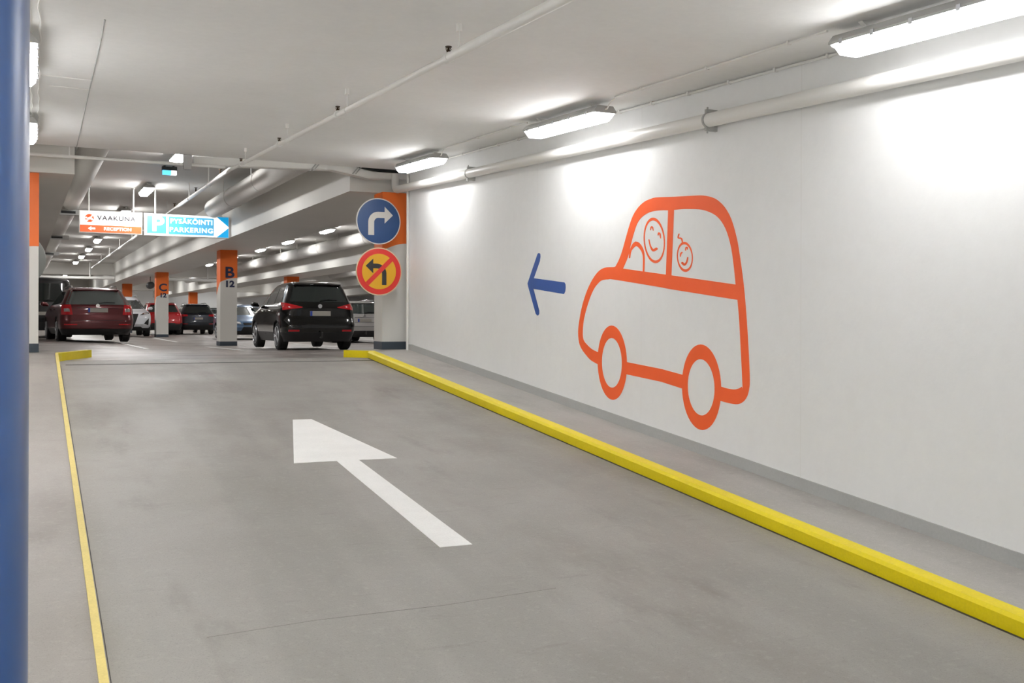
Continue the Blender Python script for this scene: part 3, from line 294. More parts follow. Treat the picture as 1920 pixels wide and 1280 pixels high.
# ================================================================ KERBS
b = MB(); b.sweep([(4.725, -.05), (4.71, .085), (4.725, .108), (4.82, .114), (4.82, -.05)], [(y, 0, zr(y)) for y in (-8.95, 0, 5, 10, 14.85, 15.15)])
b.prism([(4.725, 15.15), (4.82, 15.15), (4.56, 15.62), (4.44, 15.56)], lambda x, y: (x, y, -.02), lambda x, y: (x, y, .141))
obj('kerb', b, M_kerb, label='bright yellow kerb along the foot of the mural wall walkway, bent at the ramp head', cat='kerb', group='yellow kerbs of the ramp', smooth=True, auto=30)
kl = empty('kerb', (0.25, 0, 0), label='worn pale yellow kerb edge beside the blue column, bent at its far end', cat='kerb', group='yellow kerbs of the ramp')
b = MB(); b.sweep([(-.016, -.05), (-.016, .122), (.022, .122), (.022, -.05)], [(y, 0, zr(y)) for y in (-8.95, 0, 5, 10, 14.85, 15.2)])
obj('kerb_strip', b, M_kerbw, kl)
b = MB(); b.prism([(-.016, 15.2), (.02, 15.2), (.08, 15.55), (.53, 16.9), (.45, 17.0), (-.0, 15.62)], lambda x, y: (x, y, -.02), lambda x, y: (x, y, .145)); obj('kerb_end', b, M_kerb, kl, label='bright yellow kerb end')
# ================================================================ FLOOR AND WALL PAINT
b = MB(); A = [(1.98, 8.45), (2.35, 8.44), (2.336, 5.955), (2.557, 5.945), (2.545, 8.43), (2.89, 8.41), (2.609, 10.35), (2.415, 10.36)]
b.prism(A, lambda x, y: (x, y, zr(y) - .004), lambda x, y: (x, y, zr(y) + .003)); obj('direction_arrow', b, M_line, label='white painted arrow on the ramp pointing up towards the garage', cat='arrow marking')
for x0, y0, x1, y1, lb in ((2.40, 22.3, 2.55, 30.5, 'white painted bay line leading to the right wheel of the maroon estate car'), (4.36, 22.0, 4.5, 27.5, 'white painted bay line left of the black car behind pillar B'),
                           (4.95, 36.5, 5.2, 45.5, 'white painted bay line running towards pillar C'), (8.0, 27.0, 8.2, 33, 'white painted bay line between black car and silver estate car')):
    dx = .06; z = lambda x, y: gz(x, y)
    vs = []; fs = []; n = 12
    for i in range(n + 1):
        t = i / n; x = x0 + (x1 - x0) * t; y = y0 + (y1 - y0) * t
        vs += [(x - dx, y, gz(x - dx, y) + .006), (x + dx, y, gz(x + dx, y) + .006), (x + dx, y, gz(x + dx, y) - .02), (x - dx, y, gz(x - dx, y) - .02)]
    for i in range(n):
        for k in range(4): fs.append((4 * i + k, 4 * i + (k + 1) % 4, 4 * i + 4 + (k + 1) % 4, 4 * i + 4 + k))
    fs += [(0, 1, 2, 3), (4 * n, 4 * n + 3, 4 * n + 2, 4 * n + 1)]
    b = MB().add(vs, fs); obj('bay_line', b, M_line, label=lb, cat='floor marking', group='white bay lines on the garage floor', rz=DEL)
def wallp(off): return lambda a, c, t: Vector((5.45 - off - t, a, c))
mu = empty('car_mural', (5.45, 8.2, -.5), label='large orange painted outline of a little car with two smiling faces on white wall', cat='mural')
def mpart(name, loops, off, lab=None):
    me = fill_mesh(name, loops, wallp(off)); me.transform(Matrix.Translation((-5.45, -8.2, .5)))
    return mesh_obj(name, me, M_orange, mu, label=lab)
def mjoin(name, lst, off):
    bm = bmesh.new()
    for loops in lst:
        me = fill_mesh(name, loops, wallp(off)); me.transform(Matrix.Translation((-5.45, -8.2, .5))); bm.from_mesh(me); bpy.data.meshes.remove(me)
    me = bpy.data.meshes.new(name); bm.to_mesh(me); bm.free(); return mesh_obj(name, me, M_orange, mu)
mpart('car_outline', MURAL['body'], .001); mpart('sill', MURAL['sill'], .001)
mpart('front_wheel', MURAL['front_wheel'], .0015); mpart('rear_wheel', MURAL['rear_wheel'], .0015)
mjoin('driver_face', MURAL['driver'], .001); mjoin('steering_wheel', MURAL['steering'], .0015); mjoin('child_face', MURAL['child'], .001)
me = fill_mesh('wall_arrow', MURAL['arrow'], wallp(.001)); mesh_obj('wall_arrow', me, M_blue, label='blue painted arrow on white wall pointing left, ahead of the orange car', cat='arrow')
# ================================================================ BLUE COLUMN
b = MB(); b.tube([(-.142, 2.0, zr(2) + .1), (-.142, 2.0, zc(2) + .02)], .13, 48); obj('column', b, M_column, label='round blue column close to the camera at the left edge', cat='column', smooth=True)
# ================================================================ PILLARS
def pillar(x, y, z0, sx, sy, label, letter=None, ofrac=.33, grp=None, h1=2.754, sw=True):
    t = empty('pillar', G(x, y, z0), DEL, label, 'pillar', grp); H = h1 - z0
    hx, hy = sx / 2, sy / 2
    b = MB(); b.box((-hx, -hy, .11), (hx, hy, H - .001)); obj('shaft', b, M_beam, t)
    b = MB(); b.box((-hx - .006, -hy - .006, -.02), (hx + .006, hy + .006, .13)); obj('plinth', b, M_plinth, t, label='dark blue-grey painted base band')
    # orange head: wavy lower edge on each face
    zt = H - .003; e = .004
    b = MB(); n = 12; fr = []; 
    for i in range(n + 1):
        u = i / n; zz = H * (1 - ofrac) - .10 + .13 * math.sin(u * math.pi * .55); fr.append((-hx - e + (sx + 2 * e) * u, zz))
    b.prism(fr + [(hx + e, zt), (-hx - e, zt)], lambda a, c: (a, -hy - e, c), lambda a, c: (a, -hy + .001, c))
    fl = []
    for i in range(n + 1):
        u = i / n; fl.append((-hy - e + (sy + 2 * e) * u, H * (1 - ofrac) - .10 - .42 * H / 2.9 * u ** 1.5 * .9))
    b.prism(fl + [(hy + e, zt), (-hy - e, zt)], lambda a, c: (-hx - e, a, c), lambda a, c: (-hx + .001, a, c))
    b.prism([(-hy, H * (1 - ofrac) + .05), (hy, H * (1 - ofrac) + .05), (hy, zt), (-hy, zt)], lambda a, c: (hx - .001, a, c), lambda a, c: (hx + e, a, c))
    obj('painted_head', b, M_porange, t, label='orange painted pillar head')
    if letter:
        text_obj('letter', letter, .46, M_navy, t, (.02, -hy - e - .003, H - .70), bold=.012, label='dark blue letter ' + letter, sx=1.12)
        text_obj('number', '12', .26, M_navy, t, (.02, -hy - e - .003, H - 1.045), bold=.011, label='dark blue number 12', sx=1.15)
    return t
pillar(5.62, 15.97, .138, .46, .42, 'white pillar with orange head behind the two round traffic signs', ofrac=.335)
pillar(5.72, 31.4, -.167, .50, .62, 'white pillar with orange head marked B 12', 'B', .30, 'lettered pillars in the middle row')
pillar(5.75, 47.4, -.167, .52, .62, 'white pillar with orange head marked C 12', 'C', .345, 'lettered pillars in the middle row')
pillar(5.75, 63.6, -.167, .52, .6, 'orange-headed pillar above the white car, beyond pillar C', None, .33)
pillar(12.0, 48.8, -.167, .6, .6, 'orange-headed pillar whose top shows above the black car roof', None, .33)
pillar(12.1, 80.6, -.167, .6, .6, 'orange-headed pillar above the dark off-road car', None, .33)
pillar(0.0, 16.28, .138, .49, .42, 'white pillar with orange head at left, beside the blue column', None, .42)
# ================================================================ PIPES
b = MB(); zp = lambda y: 2.080 + .0448 * (y - 0) - .004
b.tube([(5.36, -9, zp(-9)), (5.36, 15.62, zp(15.62))] + [(5.36 - .0, 15.62 + .12 * math.sin(a), zp(15.62) + .12 * (1 - math.cos(a))) for a in [R(k) for k in (22, 45, 67, 90)]] + [(5.36, 15.74, 3.05)], .062, 20)
wp = empty('wall_pipe', (0, 0, 0), label='thick white pipe clamped along the top of the mural wall', cat='pipe')
obj('pipe', b, M_pipe, wp, smooth=True)
for y in (1.8, 7.21, 12.62):
    b = MB(); z = zp(y)
    b.tube([(5.36, y - .012, z), (5.36, y + .012, z)], .068, 20); b.box((5.33, y - .014, z + .055), (5.449, y + .014, z + .095)); b.box((5.33, y - .014, z - .095), (5.449, y + .014, z - .055))
    b.tube([(5.35, y, z + .06), (5.35, y, z + .115)], .008, 8); b.tube([(5.35, y, z - .115), (5.35, y, z - .06)], .008, 8)
    obj('clamp', b, M_grey, wp, smooth=True)
sp = empty('sprinkler_pipe', (2.65, 0, 0), label='thin white sprinkler pipe with dark heads under the ramp ceiling', cat='pipe')
zs = lambda y: 2.195 + SC * y
b = MB(); b.tube([(0, -9, zs(-9)), (0, 6.63, zs(6.63))], .034, 14); b.tube([(0, 6.6, zs(6.6)), (0, 15.5, zs(15.5)), (0, 15.71, 2.902)], .026, 14); obj('pipe', b, M_pipe, sp, smooth=True)
for y in (6.62, 9.52, 12.12, 14.62):
    z = zs(y); b = MB(); b.tube([(0, y, z + .02), (0, y, z + .045), (0, y, z + .075)], [.018, .014, .006], 10); b.tube([(0, y, z + .075), (0, y, z + .081)], .024, 12)
    b.tube([(-.012, y, z + .045), (-.02, y, z + .062), (-.006, y, z + .078)], .003, 6); b.tube([(.012, y, z + .045), (.02, y, z + .062), (.006, y, z + .078)], .003, 6)
    obj('sprinkler_head', b, M_brass, sp, smooth=True, label='dark brass upright sprinkler head')
    b = MB(); b.tube([(0, y - .03, z), (0, y + .03, z)], .038, 14); obj('fitting', b, M_pipe, sp, smooth=True)
for y in (1.5, 4.2, 6.42, 9.2, 11.7, 14.3):
    z = zs(y); b = MB(); b.tube([(0, y - .006, z), (0, y + .006, z)], .032, 14); b.tube([(0, y, z + .03), (0, y, zc(y) - .05)], .005, 6); b.box((-.016, y - .016, zc(y) - .055), (.016, y + .016, zc(y)))
    obj('hanger', b, M_white, sp)
gp = empty('garage_pipe', G(0, 0), DEL, 'long white pipe on rods receding over the driving aisle', 'pipe')
b = MB(); b.tube([(3.6, 19.2, 3.5), (3.6, 60, 3.5)], .042, 14); b.tube([(3.6, 19.2, 3.5), (3.6, 19.14, 3.55), (3.6, 19.12, 3.86)], .042, 14); obj('pipe', b, M_pipe, gp, smooth=True)
for y in (21.9, 24.6, 28.6, 33, 38, 43, 48, 53):
    b = MB(); b.tube([(3.6, y, 3.53), (3.6, y, GC - .001)], .012, 8); b.tube([(3.6, y - .02, 3.5), (3.6, y + .02, 3.5)], .052, 14); obj('hanger', b, M_white, gp, smooth=True)
for y in (20.5, 23.6, 27.1):
    b = MB(); z = 3.51; b.tube([(3.6, y, z + .03), (3.6, y, z + .12)], [.024, .012], 10); b.tube([(3.6, y, z + .12), (3.6, y, z + .13)], .038, 12); obj('sprinkler_head', b, M_brass, gp, label='dark brass sprinkler head')
b = MB(); b.tube([(-.4, 15.70, 2.965), (2.61, 15.70, 2.965)], .024, 12); b.tube([(.42, 15.69, 2.965), (.42, 15.69, 3.105)], .01, 8)
obj('cross_pipe', b, M_pipe, label='thin white pipe crossing below the ceiling edge at the ramp head', cat='pipe', smooth=True)
# conduits by the right lamps
def conduit(xs_, y0, y1, dz, r, label, clip=1.0, mt=M_pipe, grp=None, yb=None):
    t = empty('conduit', (0, 0, 0), label=label, cat='conduit', group=grp)
    n = 24; b = MB(); b.tube([(xs_[0] + (xs_[1] - xs_[0]) * i / n, y0 + (y1 - y0) * i / n, zc(y0 + (y1 - y0) * i / n) - dz) for i in range(n + 1)], r, 8); obj('tube', b, mt, t, smooth=True)
    y = y0 + .4
    while y < y1 - .2:
        b = MB()
        x = xs_[0] + (xs_[1] - xs_[0]) * (y - y0) / (y1 - y0); z = zc(y) - dz
        b.box((x - r - .006, y - .012, z - r - .003), (x + r + .006, y + .012, z + dz - .001 if dz < .05 else z + r)); y += clip; obj('clip', b, M_white, t)
    return t
conduit((4.90, 4.955), 5.25, 8.12, .016, .010, 'thin conduit on the ceiling between the first and second ramp lamps')
conduit((4.95, 4.96), 9.99, 12.5, .016, .010, 'thin conduit on the ceiling between the second and third ramp lamps')
conduit((5.425, 5.425), -9, 15.2, .02, .012, 'long thin conduit in the corner of mural wall and ceiling', .6)
for x, lb, ph in ((.015, 'wavy white cable on the ceiling beside the blue column, right strand', 0), (-.05, 'wavy white cable on the ceiling beside the blue column, left strand', 1.3)):
    b = MB(); n = 160; b.tube([(x + .006 * math.sin(i * .9 + ph) + .004 * math.sin(i * .37), -1 + 16.4 * i / n, zc(-1 + 16.4 * i / n) - .012 - .008 * abs(math.sin(i * .45))) for i in range(n + 1)], .007, 7)
    obj('cable', b, M_white, label=lb, cat='cable', smooth=True)
# cable tray at ceiling edge
ct = empty('cable_tray', (0, 0, 0), label='white cable tray stepping down over the right pillar at the ceiling edge', cat='cable tray')
b = MB(); b.prism([(2.15, 2.99), (4.30, 3.055), (4.90, 2.955), (5.62, 2.985), (5.62, 3.06), (4.97, 3.055), (4.45, 3.165), (2.15, 3.10)], lambda x, z: (x, 15.74, z), lambda x, z: (x, 15.755, z)); obj('side_rail', b, M_pipe, ct)
b = MB(); b.prism([(2.15, 2.98), (4.30, 3.045), (4.90, 2.945), (5.62, 2.975), (5.62, 2.985), (4.90, 2.955), (4.30, 3.055), (2.15, 2.99)], lambda x, z: (x, 15.755, z), lambda x, z: (x, 15.93, z)); obj('tray_bottom', b, M_pipe, ct)
for x in (3.92, 4.62):
    b = MB(); b.prism([(x, 3.0), (x + .02, 3.0), (x + .16, 3.17), (x + .14, 3.17)], lambda a, z: (a, 15.73, z), lambda a, z: (a, 15.74, z)); b.prism([(x + .05, 3.0), (x + .07, 3.0), (x + .21, 3.17), (x + .19, 3.17)], lambda a, z: (a, 15.73, z), lambda a, z: (a, 15.74, z)); obj('joint_band', b, M_grey, ct)
for k in range(4):
    b = MB(); b.tube([(4.35, 15.79 + .045 * k, 3.15), (4.8, 15.79 + .045 * k, 3.12 + .01 * k), (5.1, 15.79 + .045 * k, 3.09 + .012 * k), (5.6, 15.79 + .045 * k, 3.08 + .014 * k)], .02, 8)
    obj('power_cable', b, M_blackp, label=('nearest', 'second', 'third', 'rearmost')[k] + ' of the thick black cables lying in the cable tray beside the far ramp lamp', cat='cable', group='black cables in the tray', smooth=True)
# ducts
def duct(name, x, z, r, y0, y1, label, up=False):
    t = empty(name, G(0, 0), DEL, label, 'duct'); b = MB(); pts = [(x, y0, z), (x, y1, z)]
    rr = [r, r]
    if up: pts += [(x, y1 + r * math.sin(R(a)), z) for a in (20, 40, 60, 80)]; rr += [r * math.cos(R(a)) for a in (20, 40, 60, 80)]
    b.tube(pts, rr, 32); obj('duct_shell', b, M_duct, t, smooth=True)
    y = y0 + 1.2
    while y < min(y1, 60):
        b = MB(); b.tube([(x, y - .02, z), (x, y + .02, z)], r + .012, 32); b.tube([(x - r - .008, y, z), (x - r - .008, y, GC)], .008, 6); b.tube([(x + r + .008, y, z), (x + r + .008, y, GC)], .008, 6); obj('hanger', b, M_duct, t, smooth=True); y += 3.0
    return t
duct('round_duct', 4.38, 3.42, .228, 16.0, 25.85, 'fat round white duct above the blue parking sign', True)
duct('round_duct', 10.85, 3.5, .235, 17, 75, 'long round duct with bright patches right of pillar B')
duct('round_duct', 17.9, 3.5, .235, 17, 75, 'distant round duct seen above the black car roof')
ld = empty('flat_duct', G(0, 0), DEL, 'grey duct with outlets beside the left ceiling beam', 'duct')
b = MB(); b.tube([(1.14, 16.1, 3.59), (1.14, 60.7, 3.59)], .235, 28); obj('duct_shell', b, M_duct, ld, smooth=True)
for y in (27.3, 35.8, 45):
    b = MB(); b.box((.86, y - .05, 3.24), (1.44, y + .25, 3.37)); o = obj('outlet', b, M_grey, ld); b = MB(); b.box((.92, y - .055, 3.27), (1.25, y - .045, 3.33)); obj('slot', b, M_blackp, o)
for x0, x1, lb in ((.75, 4.86, 'white pipe crossing the aisle in front of the distant cross beam, left of pillar C'), (6.52, 11.33, 'white pipe crossing in front of the distant cross beam, between pillars C and B')):
    b = MB(); b.tube([(x0, 61.2, 2.98), (x1, 61.2, 2.98)], .085, 14); b.tube([(x0 + .3, 61.2, 3.0), (x0 + .3, 61.2, GC - .002)], .02, 8); b.tube([(x1 - 1.3, 61.2, 3.0), (x1 - 1.3, 61.2, GC - .002)], .04, 8); obj('header_pipe', b, M_pipe, label=lb, cat='pipe', rz=DEL, smooth=True)
# round disc behind the left pillar
t = empty('traffic_mirror', G(-.08, 22.3, 1.82), DEL, 'grey rounded disc hanging behind the left orange-topped pillar', 'mirror')
b = MB(); b.tube([(0, 0, 0), (0, -.05, 0), (0, -.11, 0), (0, -.14, 0)], [.56, .55, .38, .1], 40); obj('shell', b, mat('mirror_back_grey', srgb(150, 153, 148), .5), t, smooth=True)
b = MB(); b.tube([(0, .02, .3), (0, .02, 2.05)], .02, 10); obj('bracket', b, M_grey, t)
# ================================================================ LAMPS
def lamp_parts(t, L, ml, big=True):
    # local: y along, hangs down from z=0 (ceiling)
    h = L / 2
    b = MB(); b.sweep([(-.085, -.055), (.085, -.055), (.125, -.105), (.125, -.122), (-.125, -.122), (-.125, -.105)], [(-h, 0, 0), (h, 0, 0)]); obj('housing', b, M_grey, t)
    b = MB(); e = .035
    prof = [(-.116, -.122), (-.108, -.16), (-.075, -.195), (.075, -.195), (.108, -.16), (.116, -.122)]
    n = len(prof); vs = []
    for y, s, dz in ((-h + .01, .97, 0), (-h + .06, 1, 1), (h - .06, 1, 1), (h - .01, .97, 0)):
        vs += [(x * s, y, -.122 + (z + .122) * (1 if dz else .25)) for x, z in prof]
    fs = [(i * n + k, i * n + (k + 1) % n, (i + 1) * n + (k + 1) % n, (i + 1) * n + k) for i in range(3) for k in range(n)] + [tuple(range(n)), tuple(range(3 * n, 4 * n))]
    b.add(vs, fs)
    if big:
        pass
    for i in (0, 1, 2):
        for k in range(n): b.m[i * n + k] = 3 if i != 1 else 1 if k < 2 else 0 if k == 2 else 2
    b.m[3 * n] = b.m[3 * n + 1] = 3
    obj('diffuser', b, ml, t, label='glowing white diffuser')
    for y in (-h * .72, h * .72):
        b = MB(); b.prism([(-.06, 0), (.06, 0), (.02, -.03), (.02, -.06), (-.02, -.06), (-.02, -.03)], lambda x, z: (x, y - .02, z), lambda x, z: (x, y + .02, z)); obj('bracket', b, M_white, t)
    if big:
        for s in (-1, 1):
            for y in (-h * .8, -h * .35, h * .1, h * .5, h * .85):
                b = MB(); b.box((s * .118 - .012, y - .015, -.135), (s * .118 + .012, y + .015, -.098)); obj('clip', b, M_alloy, t)
        b = MB(); b.tube([(0, -h, -.09), (0, -h - .03, -.09), (-.01, -h - .10, -.04), (-.02, -h - .22, -.015)], .008, 7); obj('cable', b, M_white, t, smooth=True)
RX = math.atan(SC)
proto = empty('tube_lamp', (5.0, 9.16, zc(9.16)), rx=RX); lamp_parts(proto, 1.58, M_lampR)
protoL = empty('tube_lamp', (-.12, 8.85, zc(8.85)), rx=RX); lamp_parts(protoL, 1.58, M_lampL); usedL = []
def ramp_lamp(x, y, lab, grp, first=False):
    if x < 1: t = copy_tree(protoL) if usedL else protoL; usedL.append(1)
    else: t = proto if first else copy_tree(proto)
    t.location = (x, y, zc(y) - .001); tag(t, lab, 'lamp', grp); return t
ramp_lamp(5.0, 9.16, 'second of the big tube lamps along the mural wall ceiling, above the blue arrow', 'tube lamps on the ramp ceiling', True)
ramp_lamp(5.0, 4.42, 'nearest and largest tube lamp, at the upper right corner', 'tube lamps on the ramp ceiling')
ramp_lamp(5.0, 13.56, 'smallest ramp tube lamp, above the round traffic signs', 'tube lamps on the ramp ceiling')
ramp_lamp(5.0, -.4, 'unseen tube lamp on the mural wall side behind the camera, added to light the foreground', 'tube lamps on the ramp ceiling')  # this lamp and the next are unseen, added to light the foreground
ramp_lamp(5.0, -5.2, 'rearmost unseen tube lamp on the mural wall side behind the camera, added for light', 'tube lamps on the ramp ceiling')
ramp_lamp(-.12, 8.85, 'left ramp tube lamp, upper of the two lit edges beside the blue column', 'tube lamps on the ramp ceiling')
ramp_lamp(-.12, 13.3, 'left ramp tube lamp, lower lit edge beside the blue column', 'tube lamps on the ramp ceiling')
ramp_lamp(-.12, 4.2, 'left ramp tube lamp hidden above the blue column', 'tube lamps on the ramp ceiling')
ramp_lamp(-.12, -.6, 'unseen left ramp tube lamp behind the camera, added to light the foreground', 'tube lamps on the ramp ceiling')  # unseen like the one below, both added as foreground light
ramp_lamp(-.12, -5.2, 'rearmost unseen left ramp tube lamp behind the camera, added for light', 'tube lamps on the ramp ceiling')
gproto = None
def garage_lamp(x, y, lab, grp):
    global gproto
    if gproto is None:
        gproto = empty('garage_lamp', (0, 0, 0), DEL); lamp_parts(gproto, 1.3, M_lampG, False); t = gproto
    else: t = copy_tree(gproto)
    t.location = G(x, y, GC); tag(t, lab, 'lamp', grp)
names1 = ['lamp half hidden by the ceiling edge over the aisle, nearest of its row', 'glowing oval lamp above the gap between the hanging signs, in clear view', 'lamp just above the top edge of the white and orange sign',
          'aisle lamp hidden behind the white and orange sign', 'first aisle lamp below the white and orange sign', 'second aisle lamp below the white and orange sign', 'third aisle lamp below the white and orange sign', 'last and smallest aisle lamp below the white and orange sign']
for k, y in enumerate((19.95, 25.6, 31.2, 36.9, 42.5, 48.1, 53.8, 59.4)): garage_lamp(2.75, y, names1[k], 'lamps over the driving aisle')
names2 = ['first', 'second', 'third', 'fourth', 'fifth', 'sixth', 'seventh', 'eighth']
for k, y in enumerate((20, 28.4, 34.0, 39.6, 44.7, 51, 58, 64.5)): garage_lamp(9.6, y, names2[k] + ' lamp from the front in the slanting row above the black car', 'lamps over the middle bay')
for k, y in enumerate((24, 32, 40, 48, 56, 66)): garage_lamp(16.2, y, names2[k] + ' lamp from the front over the bay beyond the silver estate car, added to light the beams', 'lamps added over the right bay')  # mostly unseen row, added to light the beams
for k, y in enumerate((24, 36, 48)): garage_lamp(-3.6, y, names2[k] + ' lamp from the front in the bay left of the black van', 'lamps over the left bay')
for k, (x, y) in enumerate(((2.9, 68), (9.6, 71), (2.9, 78), (9.6, 82), (16.2, 76), (16.2, 90), (9.6, 95), (2.9, 96))): garage_lamp(x, y, names2[k] + ' lamp added beyond the distant cross beam to brighten the far hall', 'lamps added in the far hall')  # lamps added to brighten the dark hall behind the cross beam
for k, (x, y) in enumerate(((22.6, 28), (22.6, 38), (22.6, 48), (22.6, 58), (22.6, 70), (22.6, 84), (29.4, 50), (29.4, 70))): garage_lamp(x, y, names2[k] + ' lamp added to brighten the outermost right bays, all nearly hidden', 'lamps added over the outer bay')  # nearly hidden lamps added to lift the dark outer bays
for k, (x, y) in enumerate(((9.6, 76.5), (2.9, 91), (16.2, 83), (9.6, 89), (16.2, 97), (22.6, 94))): garage_lamp(x, y, names2[k] + ' lamp added to brighten the far end of the hall', 'lamps added at the hall end')  # more added lamps, brightening the background at the hall end
# small emergency sign
t = empty('emergency_sign', G(2.83, 22.1, GC), DEL, 'small lit blue and white emergency sign on the ceiling above the parking sign', 'sign')
b = MB(); b.box((-.15, -.05, -.10), (.15, .05, -.02)); b.box((-.12, -.03, -.02), (-.08, .03, 0)); b.box((.06, -.03, -.02), (.10, .03, 0)); obj('housing', b, M_dark, t)
M_lb = mat('lit_light_blue', srgb(90, 190, 235), .4, emit=.9, ecol=srgb(90, 190, 235)); M_lw = mat('lit_white', srgb(250, 250, 250), .4, emit=1.3)
b = MB(); b.box((-.14, -.055, -.19), (.03, .045, -.10)); obj('blue_panel', b, M_lb, t); b = MB(); b.box((.03, -.055, -.19), (.14, .045, -.10)); obj('white_panel', b, M_lw, t)
# ================================================================ HANGING SIGNS
M_sw = mat('lit_sign_white', srgb(252, 250, 248), .35, emit=.5, ecol=srgb(255, 250, 246))
M_so = mat('lit_sign_orange', srgb(238, 104, 60), .35, emit=.29, ecol=srgb(240, 104, 60))
M_sb = mat('lit_sign_blue', srgb(84, 176, 222), .35, emit=.26, ecol=srgb(105, 195, 235))
M_sbd = mat('lit_sign_deep_blue', srgb(20, 165, 225), .35, emit=.31, ecol=srgb(15, 165, 228))
M_swt = mat('lit_sign_lettering', srgb(255, 255, 255), .35, emit=.9, ecol=srgb(255, 255, 255))
M_sgt = mat('dark_grey_lettering', srgb(62, 58, 66), .5)
def flat(name, poly, y, m, parent, label=None, th=.004):
    b = MB(); b.prism(poly, lambda x, z: (x, y, z), lambda x, z: (x, y + th, z)); return obj(name, b, m, parent, label)
s1 = empty('hanging_sign', G(2.0, 26.2, 2.725), DEL, 'hanging lit sign VAAKUNA RECEPTION, white above orange', 'sign')
W1 = .72; b = MB(); b.box((-W1, 0, 0), (W1, .14, .54)); obj('frame', b, M_white, s1)
flat('white_panel', [(-W1 + .02, .19), (W1 - .02, .19), (W1 - .02, .52), (-W1 + .02, .52)], -.004, M_sw, s1)
flat('orange_panel', [(-W1 + .02, .02), (W1 - .02, .02), (W1 - .02, .19), (-W1 + .02, .19)], -.004, M_so, s1)
text_obj('sign_name', 'VAAKUNA', .155, M_sgt, s1, (.12, -.008, .365), bold=.003, align='CENTER', sx=1.08, spacing=1.15, label='dark grey word VAAKUNA')
text_obj('sign_word', 'RECEPTION', .108, M_swt, s1, (.15, -.008, .105), bold=.002, sx=1.1, spacing=1.02, label='white word RECEPTION')
flat('arrow', [(-.52, .105), (-.45, .155), (-.45, .125), (-.36, .125), (-.36, .085), (-.45, .085), (-.45, .055)], -.007, M_swt, s1, 'white arrow pointing left')
c = []; r_ = .10
lg = MB()
def seg(a0, a1, cut0, cut1):
    pts = [(-.49 + r_ * math.cos(R(a)), .355 + r_ * math.sin(R(a))) for a in range(a0, a1 + 1, 6)] + [(-.49 + cut1[0], .355 + cut1[1]), (-.49 + cut0[0], .355 + cut0[1])]
    lg.prism(pts, lambda x, z: (x, -.008, z), lambda x, z: (x, -.003, z))
seg(50, 170, (-.055, .0), (.055, .05)); seg(-20, 35, (.05, .02), (.0, -.02)); seg(230, 330, (.05, -.03), (-.04, -.04)); seg(180, 215, (-.03, -.04), (-.06, -.01))
obj('logo', lg, M_so, s1, label='orange round logo with a white slash')
for x in (-.50, .52):
    b = MB(); b.tube([(x, .07, .54), (x, .07, 3.87 - 2.725)], .017, 10); b.tube([(x, .07, 3.85 - 2.725), (x, .07, 3.87 - 2.725)], .04, 12); obj('hanger', b, M_white, s1, smooth=True)
s2 = empty('hanging_sign', G(3.79, 26.2, 2.715), DEL, 'hanging lit blue parking sign PYSÄKÖINTI PARKERING with white arrow pointing right', 'sign')
W2 = 1.03; b = MB(); b.box((-W2, 0, 0), (W2, .14, .55)); obj('frame', b, M_white, s2)
flat('face_panel', [(-W2 + .015, .015), (W2 - .015, .015), (W2 - .015, .535), (-W2 + .015, .535)], -.004, M_sw, s2)
flat('symbol_panel', [(-W2 + .07, .06), (-W2 + .52, .06), (-W2 + .52, .49), (-W2 + .07, .49)], -.008, M_sb, s2)
flat('text_panel', [(-W2 + .58, .05), (.65, .05), (.65, .49), (-W2 + .58, .49)], -.008, M_sb, s2)
flat('corner_panel', [(.72, .535), (W2 - .015, .535), (W2 - .015, .29)], -.008, M_sbd, s2); flat('corner_panel', [(.72, .015), (W2 - .015, .26), (W2 - .015, .015)], -.008, M_sbd, s2)
text_obj('letter', 'P', .50, M_swt, s2, (-W2 + .32, -.011, .275), bold=.016, sx=1.15, label='white letter P')
text_obj('word', 'PYSÄKÖINTI', .165, M_swt, s2, (.10, -.011, .375), bold=.0035, sx=1.04, spacing=1.1, label='white word PYSÄKÖINTI')
text_obj('word', 'PARKERING', .165, M_swt, s2, (.10, -.011, .165), bold=.0035, sx=1.12, spacing=1.12, label='white word PARKERING')
for x in (-.76, .85):
    b = MB(); b.tube([(x, .07, .55), (x, .07, 3.87 - 2.715)], .017, 10); b.tube([(x, .07, 3.85 - 2.715), (x, .07, 3.87 - 2.715)], .04, 12); obj('hanger', b, M_white, s2, smooth=True)
